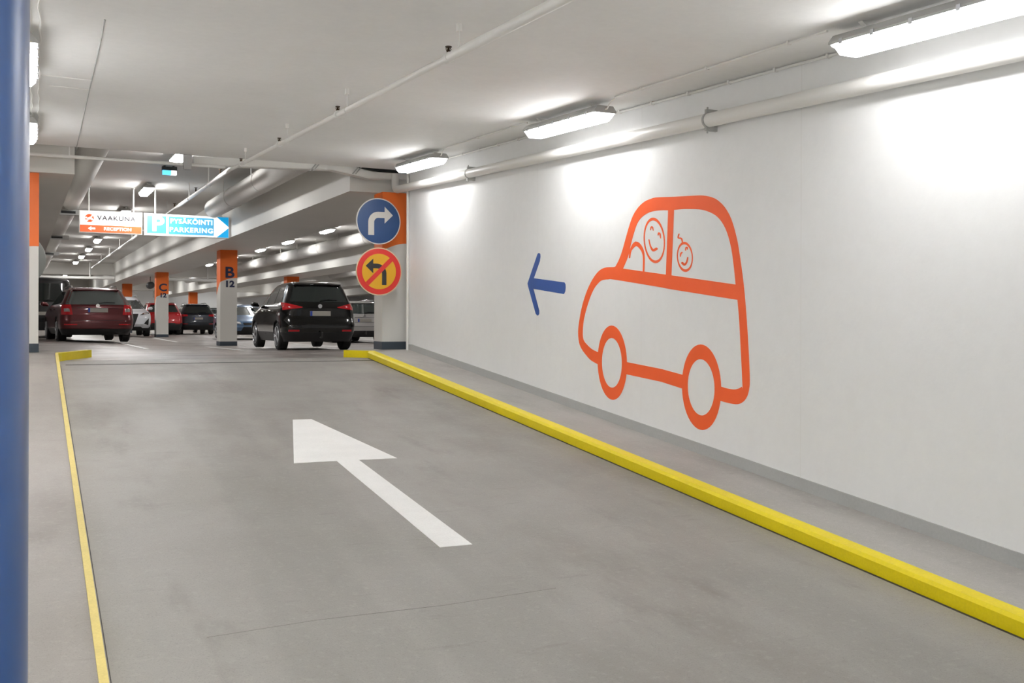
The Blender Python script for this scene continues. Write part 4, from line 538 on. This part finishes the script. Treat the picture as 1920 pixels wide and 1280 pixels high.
# ================================================================ ROUND SIGNS
M_sgb = mat('blue_sign_sheet', srgb(0, 56, 108), .4, noise=[(90, .05, 2)]); M_sgy = mat('yellow_sign_sheet', srgb(214, 160, 20), .4); M_sgr = mat('red_sign_sheet', srgb(208, 46, 40), .35)
M_sgw = mat('white_sign_sheet', srgb(192, 188, 182), .35); M_sgk = mat('black_sign_sheet', srgb(36, 36, 38), .4); M_rim = mat('beige_sign_edge', srgb(200, 182, 150), .45)
def disc(name, r, y0, y1, m, parent, label=None, n=64):
    b = MB(); b.tube([(0, y1, 0), (0, y0, 0)], r, n); return obj(name, b, m, parent, label, smooth=True)
def arrow_turn(sgn, w, r0, x_stem, z0, zt, xh, hh, hl):
    # stem up from (x_stem,z0), quarter turn to horizontal at height zt, head tip at xh ; sgn=+1 right
    P = [(x_stem - sgn * w / 2, z0), (x_stem + sgn * w / 2, z0)]
    zc_ = zt - r0
    inner = [(x_stem + sgn * (r0 - (r0 - w / 2) * math.cos(a)), zc_ + (r0 - w / 2) * math.sin(a)) for a in [R(k) for k in range(0, 91, 10)]]
    outer_ = [(x_stem + sgn * (r0 - (r0 + w / 2) * math.cos(a)), zc_ + (r0 + w / 2) * math.sin(a)) for a in [R(k) for k in range(90, -1, -10)]]
    return P + inner + [(xh - sgn * hl, zt - w / 2), (xh - sgn * hl, zt - hh), (xh, zt), (xh - sgn * hl, zt + hh), (xh - sgn * hl, zt + w / 2)] + outer_
YS = 15.3
r1 = empty('round_sign', G(5.165, YS, 2.212), DEL, 'round blue mandatory sign with white arrow turning right', 'traffic sign')
disc('sign_plate', .372, 0, .012, M_sgw, r1); disc('sign_face', .355, -.003, 0.001, M_sgb, r1)
flat('arrow', arrow_turn(1, .098, .12, -.125, -.225, .103, .24, .135, .14), -.006, M_sgw, r1, 'pale arrow turning right')
r2 = empty('round_sign', G(5.175, YS, 1.405), DEL, 'round yellow no left turn sign with red ring and red slash', 'traffic sign')
disc('sign_plate', .386, 0, .012, M_rim, r2); disc('sign_ring', .368, -.003, .001, M_sgr, r2); disc('sign_face', .285, -.006, .0, M_sgy, r2)
flat('arrow', arrow_turn(-1, .075, .12, .085, -.215, .088, -.225, .118, .125), -.009, M_sgk, r2, 'black arrow turning left')
flat('slash', [(-.225, -.175), (-.175, -.225), (.245, .19), (.195, .24)], -.012, M_sgr, r2, 'red diagonal slash')
for t, z in ((r1, 0), (r2, 0)):
    b = MB(); b.box((-.03, .012, -.2), (.03, .03, .2)); b.box((-.03, .03, -.03), (.03, .46, .03)) ; b.box((-.03, .44, -.03), (.28, .468, .03)); obj('bracket', b, M_grey, t)
# ================================================================ CARS
def lerp(tab, z):
    if z <= tab[0][0]: return tab[0][1]
    for (a, u), (b_, v) in zip(tab, tab[1:]):
        if z <= b_: return u + (v - u) * (z - a) / (b_ - a)
    return tab[-1][1]
def make_car(name, label, cat, sp, loc, ang, sc, face='rear'):
    t = empty(name, loc, ang, label, cat); t.scale = (sc, sc, sc)
    rear, front, wid = sp['rear'], sp['front'], sp['wid']; H = sp['H']; Rr, Rf = sp.get('Rr', .28), sp.get('Rf', .45); cr_ = .06
    paint = sp['paint']; zd = sp.get('zdark', .32)
    zs_ = sorted(set([round(z, 3) for z in [sp['zb'], zd, .4, .5, .6, .7, .76, .82, .88, .94, 1.0, 1.06, 1.12, 1.2, 1.28, 1.36, H - .12, H - .07, H - .035, H - .012, H] if z <= H]))
    NC = 7
    def Rz(z): return (min(Rr, lerp(wid, z) * .6), min(Rf, lerp(wid, z) * .7))
    def ring(z):
        W = lerp(wid, z); y0 = lerp(rear, z); y1 = lerp(front, z); a, c = Rz(z); out = []
        for k in range(9): x = -(W - a) + 2 * (W - a) * k / 8; out.append((x, y0 + cr_ * (x / W) ** 2))
        for k in range(1, NC + 1): th = R(90) * k / NC; out.append((W - a + a * math.sin(th), y0 + cr_ * ((W - a) / W) ** 2 + a * (1 - math.cos(th))))
        for k in range(1, 8): out.append((W, y0 + a + .05 + (y1 - c - .05 - y0 - a) * k / 8))
        for k in range(NC + 1): th = R(90) * k / NC; out.append((W - c + c * math.cos(th), y1 - c - cr_ + c * math.sin(th)))
        for k in range(1, 8): x = (W - c) - 2 * (W - c) * k / 8; out.append((x, y1 - cr_ * (x / (W - c)) ** 2))
        for k in range(NC + 1): th = R(90) * k / NC; out.append((-(W - c) - c * math.sin(th), y1 - c - cr_ + c * math.cos(th)))
        for k in range(7, 0, -1): out.append((-W, y0 + a + .05 + (y1 - c - .05 - y0 - a) * k / 8))
        for k in range(NC, 0, -1): th = R(90) * k / NC; out.append((-(W - a + a * math.sin(th)), y0 + cr_ * ((W - a) / W) ** 2 + a * (1 - math.cos(th))))
        return [(x, y, z) for x, y in out]
    rings = [ring(z) for z in zs_]; n = len(rings[0]); b = MB()
    vs = [p for r in rings for p in r]; fs = []; mi = []
    b.v = vs
    for i in range(len(rings) - 1):
        for k in range(n):
            b.f.append([i * n + k, i * n + (k + 1) % n, (i + 1) * n + (k + 1) % n, (i + 1) * n + k]); b.m.append(1 if (zs_[i] + zs_[i + 1]) / 2 < zd else 0)
    b.f.append(list(range(n))[::-1]); b.m.append(1); b.f.append([(len(rings) - 1) * n + k for k in range(n)]); b.m.append(0)
    body = obj('body', b, [paint, M_blackp], t)
    # wheel arches cut out
    wr = sp['wr']; Wm = lerp(wid, .5); yf = sp['wb']
    cb = MB()
    for s in (-1, 1):
        for y in (0, yf): cb.tube([(s * (Wm - .30), y, wr), (s * (Wm + .2), y, wr)], wr + .045, 28)
    cut = obj('cutter', cb, [M_blackp]); 
    for p in cut.data.polygons: p.material_index = 0
    cut.data.materials.clear(); cut.data.materials.append(paint); cut.data.materials.append(M_blackp)
    for p in cut.data.polygons: p.material_index = 1
    md = body.modifiers.new('b', 'BOOLEAN'); md.object = cut; md.operation = 'DIFFERENCE'; md.solver = 'EXACT'
    body.parent = None
    bpy.context.view_layer.update()
    me = bpy.data.meshes.new_from_object(body.evaluated_get(bpy.context.evaluated_depsgraph_get()))
    body.modifiers.clear(); body.data = me; body.parent = t
    bpy.data.objects.remove(cut); me.shade_smooth(); me.set_sharp_from_angle(angle=R(38))
    # surface maps
    def mrear(x, z, off=0):
        W = lerp(wid, z); a = Rz(z)[0]; y0 = lerp(rear, z); ax = abs(x)
        if ax > W - a: d = min(ax - (W - a), a * .995); return (x, y0 + cr_ * ((W - a) / W) ** 2 + a - math.sqrt(a * a - d * d) - off, z)
        return (x, y0 + cr_ * (x / W) ** 2 - off, z)
    def mfront(x, z, off=0):
        W = lerp(wid, z); a = Rz(z)[1]; y1 = lerp(front, z); ax = abs(x)
        if ax > W - a: d = min(ax - (W - a), a * .995); return (x, y1 - cr_ - a + math.sqrt(a * a - d * d) + off, z)
        return (x, y1 - cr_ * (x / (W - a)) ** 2 + off, z)
    def mside(s):
        def f(y, z, off=0):
            W = lerp(wid, z); a, c = Rz(z); y0 = lerp(rear, z) + cr_ + a; y1 = lerp(front, z) - cr_ - c; x = W
            if y < y0: d = min(y0 - y, a * .99); x = W - a + math.sqrt(a * a - d * d)
            if y > y1: d = min(y - y1, c * .99); x = W - c + math.sqrt(c * c - d * d)
            return (s * (x + off), y, z)
        return f
    def patch(nm, q, fn, m, off=.008, nu=10, nv=6, label=None, parent=t):
        b = MB(); vs = []
        for j in range(nv + 1):
            for i in range(nu + 1):
                u, v = i / nu, j / nv
                p = [(q[0][k] * (1 - u) + q[1][k] * u) * (1 - v) + (q[3][k] * (1 - u) + q[2][k] * u) * v for k in (0, 1)]
                vs.append(fn(p[0], p[1], off))
        N_ = len(vs)
        for j in range(nv + 1):
            for i in range(nu + 1):
                u, v = i / nu, j / nv
                p = [(q[0][k] * (1 - u) + q[1][k] * u) * (1 - v) + (q[3][k] * (1 - u) + q[2][k] * u) * v for k in (0, 1)]
                vs.append(fn(p[0], p[1], -.012))
        fs = []; w_ = nu + 1
        for j in range(nv):
            for i in range(nu): a = j * w_ + i; fs += [(a, a + 1, a + w_ + 1, a + w_), (N_ + a, N_ + a + w_, N_ + a + w_ + 1, N_ + a + 1)]
        for i in range(nu): fs += [(i, N_ + i, N_ + i + 1, i + 1), (nv * w_ + i, nv * w_ + i + 1, N_ + nv * w_ + i + 1, N_ + nv * w_ + i)]
        for j in range(nv): fs += [(j * w_, (j + 1) * w_, N_ + (j + 1) * w_, N_ + j * w_), (j * w_ + nu, N_ + j * w_ + nu, N_ + (j + 1) * w_ + nu, (j + 1) * w_ + nu)]
        b.add(vs, fs); return obj(nm, b, m, parent, label, smooth=True)
    # wheels
    for s in (-1, 1):
        for y in (0, yf):
            b = MB(); x1 = s * (Wm - .01); x0 = s * (Wm - .225)
            b.tube([(x0, y, wr), (x0 + s * .012, y, wr), (x1 - s * .03, y, wr), (x1 - s * .004, y, wr)], [wr - .03, wr, wr, wr - .025], 32)
            wh = obj('wheel', b, M_black, t, smooth=True)
            b = MB(); b.tube([(x1 - s * .03, y, wr), (x1 + s * .004, y, wr)], [wr * .70, wr * .69], 28)
            rim = b; b2 = MB()
            for k in range(5):
                for q in (-.11, .11):
                    a = R(72 * k) + q; 
                    b2.tube([(x1 + s * .006, y + .02 * math.cos(a), wr + .02 * math.sin(a)), (x1 + s * .010, y + wr * .66 * math.cos(a), wr + wr * .66 * math.sin(a))], .014, 6)
            b2.tube([(x1, y, wr), (x1 + s * .012, y, wr)], .05, 12)
            b2.tube([(x1 + s * .002, y + wr * .68 * math.cos(R(k)), wr + wr * .68 * math.sin(R(k))) for k in range(0, 361, 15)], .012, 6)
            obj('rim', rim, M_dark, wh, smooth=True); obj('spokes', b2, M_alloy, wh, smooth=True)
    # windows
    q = sp['rwin']; patch('rear_window', [(-q[0], q[2]), (q[0], q[2]), (q[1], q[3]), (-q[1], q[3])], mrear, sp.get('glass', M_glass), .006, 14, 8)
    q = sp['fwin']; patch('windscreen', [(-q[0], q[2]), (q[0], q[2]), (q[1], q[3]), (-q[1], q[3])], mfront, M_glass, .006, 14, 8)
    for s in (-1, 1):
        for wq in sp['swin']: patch('side_window', wq, mside(s), M_glass, .005, 8, 6)
    zm = sp.get('zbelt', 1.0)
    for s in (-1, 1):
        x = s * (lerp(wid, zm) + .02); y = sp['ymir']; b = MB(); b.tube([(x, y, zm + .02), (x + s * .05, y, zm + .06), (x + s * .16, y - .02, zm + .07), (x + s * .2, y - .02, zm + .07)], [.02, .055, .065, .03], 12); obj('mirror', b, sp.get('mirror', paint), t, smooth=True)
        if sp.get('rails'):
            y0, y1 = sp['rails']; xr = s * (lerp(wid, H - .06) - .10); b = MB(); b.tube([(xr, y0, H - .03), (xr, y0 + .12, H + .035), (xr, (y0 + y1) / 2, H + .05), (xr, y1 - .12, H + .035), (xr, y1, H - .04)], .016, 8); obj('roof_rail', b, sp.get('railm', M_dark), t, smooth=True)
        b = MB(); ys_ = sp.get('yseam', []); 
        for k in ys_: b.prism([(k - .004, .36), (k + .004, .36), (k + .004, zm), (k - .004, zm)], lambda y, z, s=s: mside(s)(y, z, .002), lambda y, z, s=s: mside(s)(y, z, -.004))
        if ys_: obj('door_seam', b, M_blackp, t)
        for k in sp.get('yhandle', []):
            b = MB(); f = mside(s); z = zm - .10; b.tube([f(k - .09, z, .005), f(k - .07, z, .03), f(k + .07, z, .03), f(k + .09, z, .005)], .012, 8); obj('door_handle', b, sp.get('handlem', paint), t, smooth=True)
    # rear details
    for lab, qs, m in sp['tail']:
        for s in (-1, 1): patch('tail_lamp', [(s * a, z) for a, z in qs], mrear, m, .014, 8, 5, lab)
    for a0, a1, z0, z1 in sp.get('reflect', []):
        for s in (-1, 1): patch('reflector', [(s * a0, z0), (s * a1, z0), (s * a1, z1), (s * a0, z1)], mrear, M_red, .01, 5, 2, 'narrow red reflector')
    zp_ = sp['platez']; y = lerp(rear, zp_) - .02
    b = MB(); b.box((-.24, y, zp_ - .055), (.24, y + .03, zp_ + .055)); pl = obj('number_plate', b, M_plate, t, label='blank grey number plate'); b = MB(); b.box((-.238, y - .003, zp_ - .053), (-.19, y, zp_ + .053)); obj('plate_band', b, M_euro, pl, label='blue band of the plate')
    bz = sp['badgez']; y = lerp(rear, bz); b = MB(); b.tube([(0, y + .01, bz), (0, y - .014, bz)], .048, 20); obj('badge', b, M_chrome, t, label='small round chrome badge', smooth=True)
    for a, z0, z1 in sp.get('seams', []):      # tailgate seam lines across the rear
        patch('tailgate_seam', [(-a, z0), (a, z0), (a, z1), (-a, z1)], mrear, M_blackp, .002, 16, 1)
    if sp.get('chromebar'):
        a, z0, z1 = sp['chromebar']; patch('chrome_strip', [(-a, z0), (a, z0), (a, z1), (-a, z1)], mrear, M_chrome, .012, 12, 1)
    if sp.get('wiper'):
        z = sp['rwin'][2] + .03; b = MB(); b.tube([mrear(.02, z, .03), mrear(.2, z + .03, .03), mrear(.42, z + .02, .025)], .012, 6); obj('wiper', b, M_blackp, t)
    if sp.get('spoiler'):
        z = H - .07; W = lerp(wid, z); y = lerp(rear, z); b = MB(); b.prism([(y - .06, z + .005), (y + .25, z + .035), (y + .25, z - .01), (y - .04, z - .025)], lambda a, c: (-W * .86, a, c), lambda a, c: (W * .86, a, c)); obj('spoiler', b, paint, t)
    # front details
    for lab, qs, m in sp.get('head', []):
        for s in (-1, 1): patch('headlight', [(s * a, z) for a, z in qs], mfront, m, .014, 8, 5, lab)
    for nm, qs, m in sp.get('fpanel', []): patch(nm, qs, mfront, m, .012, 14, 8)
    for nm, qs, m in sp.get('fpair', []):
        for s in (-1, 1): patch(nm, [(s * a, z) for a, z in qs], mfront, m, .012, 6, 5)
    for nm, qs, m in sp.get('rpanel', []): patch(nm, qs, mrear, m, .010, 14, 6)
    if sp.get('towbar'):
        b = MB(); b.tube([(0, -.5, .3), (0, lerp(rear, .4) - .1, .3), (0, lerp(rear, .4) - .12, .42)], .02, 8); obj('tow_bar', b, M_dark, t, smooth=True)
    if sp.get('exhaust'):
        b = MB(); b.tube([(-.5, -.3, .24), (-.5, lerp(rear, .3) + .04, .24)], .03, 10); obj('exhaust', b, M_dark, t, smooth=True)
    return t
def paint(n, c, metal=.3, rough=.3): return mat(n, c, rough, metal=metal, coat=.7)
P_black = paint('black_car_paint', srgb(7, 8, 8), 0, .15); P_maroon = paint('maroon_car_paint', srgb(92, 30, 34), .45); P_white = paint('white_car_paint', srgb(225, 227, 232), 0)
P_red = paint('red_car_paint', srgb(170, 22, 26), .3); P_darkb = paint('dark_suv_paint', srgb(38, 42, 50), .5); P_blue = paint('blue_grey_car_paint', srgb(92, 118, 150), .5); P_silver = paint('silver_car_paint', srgb(182, 180, 178), .5, .35)
P_van = paint('black_van_paint', srgb(24, 25, 27), .1, .3)
mpv = dict(H=1.60, zb=.2, zdark=.42, wr=.325, wb=2.49, paint=P_black, mirror=P_black, ymir=2.0, zbelt=1.02,
    wid=[(.2, .78), (.35, .85), (.55, .875), (.85, .87), (1.0, .85), (1.12, .80), (1.3, .735), (1.48, .665), (1.53, .64), (1.57, .58), (1.6, .42)],
    rear=[(.2, -.62), (.35, -.70), (.55, -.74), (.66, -.72), (.72, -.66), (1.0, -.63), (1.1, -.58), (1.48, -.40), (1.54, -.34), (1.58, -.22), (1.6, .05)],
    front=[(.2, 3.15), (.5, 3.3), (.7, 3.24), (.85, 3.0), (.95, 2.65), (1.02, 2.35), (1.3, 1.85), (1.48, 1.5), (1.54, 1.3), (1.58, 1.1), (1.6, .8)],
    rwin=(.68, .55, 1.12, 1.47), fwin=(.7, .52, 1.04, 1.46), swin=[[(-.25, 1.10), (.42, 1.08), (.42, 1.46), (-.05, 1.45)], [(.46, 1.08), (1.22, 1.06), (1.22, 1.47), (.46, 1.46)], [(1.27, 1.06), (2.05, 1.05), (1.62, 1.40), (1.27, 1.47)]],
    yseam=[.44, 1.24], yhandle=[.62, 1.42], handlem=M_chrome,
    tail=[('wide red tail lamp pointing inwards', [(.83, .93), (.42, .98), (.40, 1.0), (.83, 1.11)], M_red)], reflect=[(.50, .74, .435, .475)], platez=.85, badgez=1.02,
    seams=[(.72, .555, .563), (.7, .70, .708)], wiper=1, spoiler=1, towbar=1, head=[('clear headlight', [(.5, .68), (.8, .72), (.82, .86), (.55, .78)], M_clear)])
ext = dict(glass=M_glass2, H=1.44, zb=.2, zdark=.36, wr=.32, wb=2.68, paint=P_maroon, ymir=2.15, zbelt=.96,
    wid=[(.2, .80), (.35, .88), (.55, .905), (.82, .90), (.95, .87), (1.05, .81), (1.2, .735), (1.33, .67), (1.38, .64), (1.42, .56), (1.44, .42)],
    rear=[(.2, -.80), (.35, -.92), (.55, -.95), (.64, -.93), (.70, -.88), (.93, -.86), (1.0, -.80), (1.32, -.52), (1.38, -.44), (1.42, -.3), (1.44, 0)],
    front=[(.2, 3.3), (.5, 3.5), (.68, 3.45), (.8, 3.1), (.88, 2.7), (.95, 2.35), (1.15, 1.85), (1.32, 1.42), (1.38, 1.25), (1.42, 1.05), (1.44, .7)],
    rwin=(.76, .60, .985, 1.35), fwin=(.7, .54, .98, 1.32), swin=[[(-.45, 1.02), (.28, 1.0), (.28, 1.33), (-.25, 1.31)], [(.33, 1.0), (1.2, .99), (1.2, 1.34), (.33, 1.33)], [(1.25, .99), (2.1, .98), (1.58, 1.3), (1.25, 1.34)]],
    yseam=[.30, 1.22], yhandle=[.5, 1.4], rails=(-.25, 1.5), railm=M_chrome,
    tail=[('red C-shaped tail lamp', [(.86, .72), (.60, .72), (.64, .98), (.86, .98)], M_red), ('clear middle of the tail lamp', [(.80, .80), (.66, .80), (.68, .88), (.80, .88)], M_clear2)], reflect=[(.5, .80, .455, .485)], platez=.84, badgez=.955,
    seams=[(.60, .575, .583), (.5, .895, .903)], wiper=1, spoiler=1, head=[('clear headlight', [(.5, .62), (.8, .66), (.82, .76), (.55, .72)], M_clear)])
def suv(paint_, **k):
    d = dict(H=1.66, zb=.24, zdark=.5, wr=.36, wb=2.75, paint=paint_, ymir=2.15, zbelt=1.08,
    wid=[(.24, .82), (.4, .90), (.6, .93), (.9, .925), (1.05, .90), (1.15, .84), (1.35, .76), (1.52, .69), (1.58, .66), (1.63, .56), (1.66, .42)],
    rear=[(.24, -.78), (.4, -.88), (.6, -.92), (.75, -.90), (1.05, -.84), (1.15, -.76), (1.5, -.48), (1.58, -.40), (1.63, -.25), (1.66, .05)],
    front=[(.24, 3.4), (.5, 3.62), (.8, 3.6), (.95, 3.45), (1.02, 3.0), (1.08, 2.45), (1.3, 1.95), (1.5, 1.5), (1.58, 1.3), (1.63, 1.1), (1.66, .8)],
    rwin=(.72, .58, 1.15, 1.5), fwin=(.74, .56, 1.12, 1.5), swin=[[(-.4, 1.16), (.3, 1.13), (.3, 1.5), (-.2, 1.46)], [(.35, 1.13), (1.25, 1.12), (1.25, 1.52), (.35, 1.51)], [(1.3, 1.12), (2.1, 1.1), (1.65, 1.42), (1.3, 1.52)]],
    yseam=[.32, 1.27], yhandle=[.5, 1.45], rails=(-.2, 1.6), railm=M_alloy,
    tail=[('red tail lamp', [(.90, .95), (.55, .98), (.55, 1.06), (.88, 1.10)], M_red)], reflect=[(.55, .8, .55, .585)], platez=.86, badgez=1.02, seams=[(.74, .66, .668)], wiper=1, spoiler=1,
    head=[('clear headlight', [(.48, .84), (.82, .90), (.84, .98), (.55, .94)], M_clear)])
    d.update(k); return d
def put(name, label, sp, X, Y, ang, sc, dz=0, cat='car'): return make_car(name, label, cat, sp, G(X, Y, gz(X, Y) + dz), DEL + R(ang), sc)
put('car', 'black minivan-like car with wide red tail lamps right of pillar B', mpv, 6.10, 22.75, -.5, .98)
put('car', 'maroon estate car with roof rails at the left, seen from behind', ext, 1.84, 30.1, 4, 1.05)
wsu = suv(P_white, fpanel=[('grille', [(-.22, .36), (.22, .36), (.42, .92), (-.42, .92)], M_blackp), ('lower_grille', [(-.62, .3), (.62, .3), (.5, .40), (-.5, .40)], M_blackp)],
    fpair=[('air_intake', [(.62, .52), (.80, .46), (.82, .74), (.70, .62)], M_blackp)], head=[('slim clear headlight in black surround', [(.46, .86), (.84, .92), (.86, 1.0), (.60, .95)], M_glass), ('bright lamp lens', [(.62, .90), (.80, .93), (.80, .96), (.64, .935)], M_clear)], zdark=.34)
put('car', 'white off-road car facing the camera beside the maroon car', wsu, 4.25, 50.6, 180, 1.1)
put('car', 'bright red crossover car behind pillar C', suv(P_red, H=1.6, zdark=.6, rpanel=[('rear_trim', [(-.8, .62), (.8, .62), (.78, .66), (-.78, .66)], M_red)]), 6.62, 54.6, 0, 1.03)
put('car', 'dark off-road car with grey plate between pillars C and B', suv(P_darkb), 8.62, 56.4, 0, 1.0)
put('car', 'small white hatchback just left of pillar B, far away', suv(P_white, H=1.5, zdark=.3, rails=None), 10.5, 61, 0, 1.0)
put('car', 'blue-grey car facing the camera between pillar B and the black car', dict(ext, glass=M_glass, paint=P_blue, rails=None, fpanel=[('grille', [(-.5, .36), (.5, .36), (.42, .52), (-.42, .52)], M_blackp), ('upper_grille', [(-.4, .58), (.4, .58), (.44, .68), (-.44, .68)], M_blackp)]), 8.35, 43.4, 180, 1.0)
put('car', 'silver estate car seen from behind, between the black car and the right pillar', dict(ext, glass=M_glass, paint=P_silver, rwin=(.74, .6, 1.0, 1.36), tail=[('red tail lamp', [(.88, .82), (.66, .80), (.70, .93), (.88, .96)], M_red)], reflect=[], chromebar=(.35, .87, .89), seams=[(.8, .56, .57), (.7, .70, .708)], platez=.77, zdark=.42, towbar=1, badgez=.93), 10.75, 34.2, 0, 1.02)
van = suv(P_van, H=1.95, wb=3.0, rwin=(.78, .70, 1.15, 1.75), fwin=(.8, .68, 1.12, 1.75), rails=None, spoiler=0, platez=.78, badgez=1.08,
    wid=[(.24, .86), (.5, .95), (1.0, .97), (1.15, .95), (1.75, .86), (1.85, .82), (1.92, .7), (1.95, .5)],
    rear=[(.24, -.85), (.6, -.95), (1.1, -.92), (1.75, -.80), (1.85, -.74), (1.92, -.6), (1.95, -.3)],
    front=[(.24, 3.6), (.8, 3.8), (1.0, 3.6), (1.1, 3.1), (1.75, 2.2), (1.85, 2.0), (1.92, 1.8), (1.95, 1.5)],
    swin=[[(-.5, 1.18), (.5, 1.17), (.5, 1.75), (-.45, 1.73)], [(.56, 1.17), (1.6, 1.16), (1.6, 1.75), (.56, 1.75)], [(1.66, 1.16), (2.8, 1.15), (2.3, 1.68), (1.66, 1.75)]], tail=[('dark red tail lamp', [(.93, 1.1), (.84, 1.1), (.82, 1.6), (.88, 1.6)], M_red)])
put('van', 'black van at the far left, behind the maroon car', van, .62, 36.0, 0, 1.0, cat='van')
# jet fan silhouette hanging near pillar C
t = empty('jet_fan', G(5.8, 52, 2.32), DEL, 'small dark round fan hanging left of pillar C', 'fan')
b = MB(); b.tube([(0, -.25, 0), (0, -.2, 0), (0, .5, 0)], [.14, .17, .17], 24); obj('fan_casing', b, M_dark, t, smooth=True); b = MB(); b.tube([(0, .2, .15), (0, .2, .43)], .015, 8); obj('hanger', b, M_dark, t)
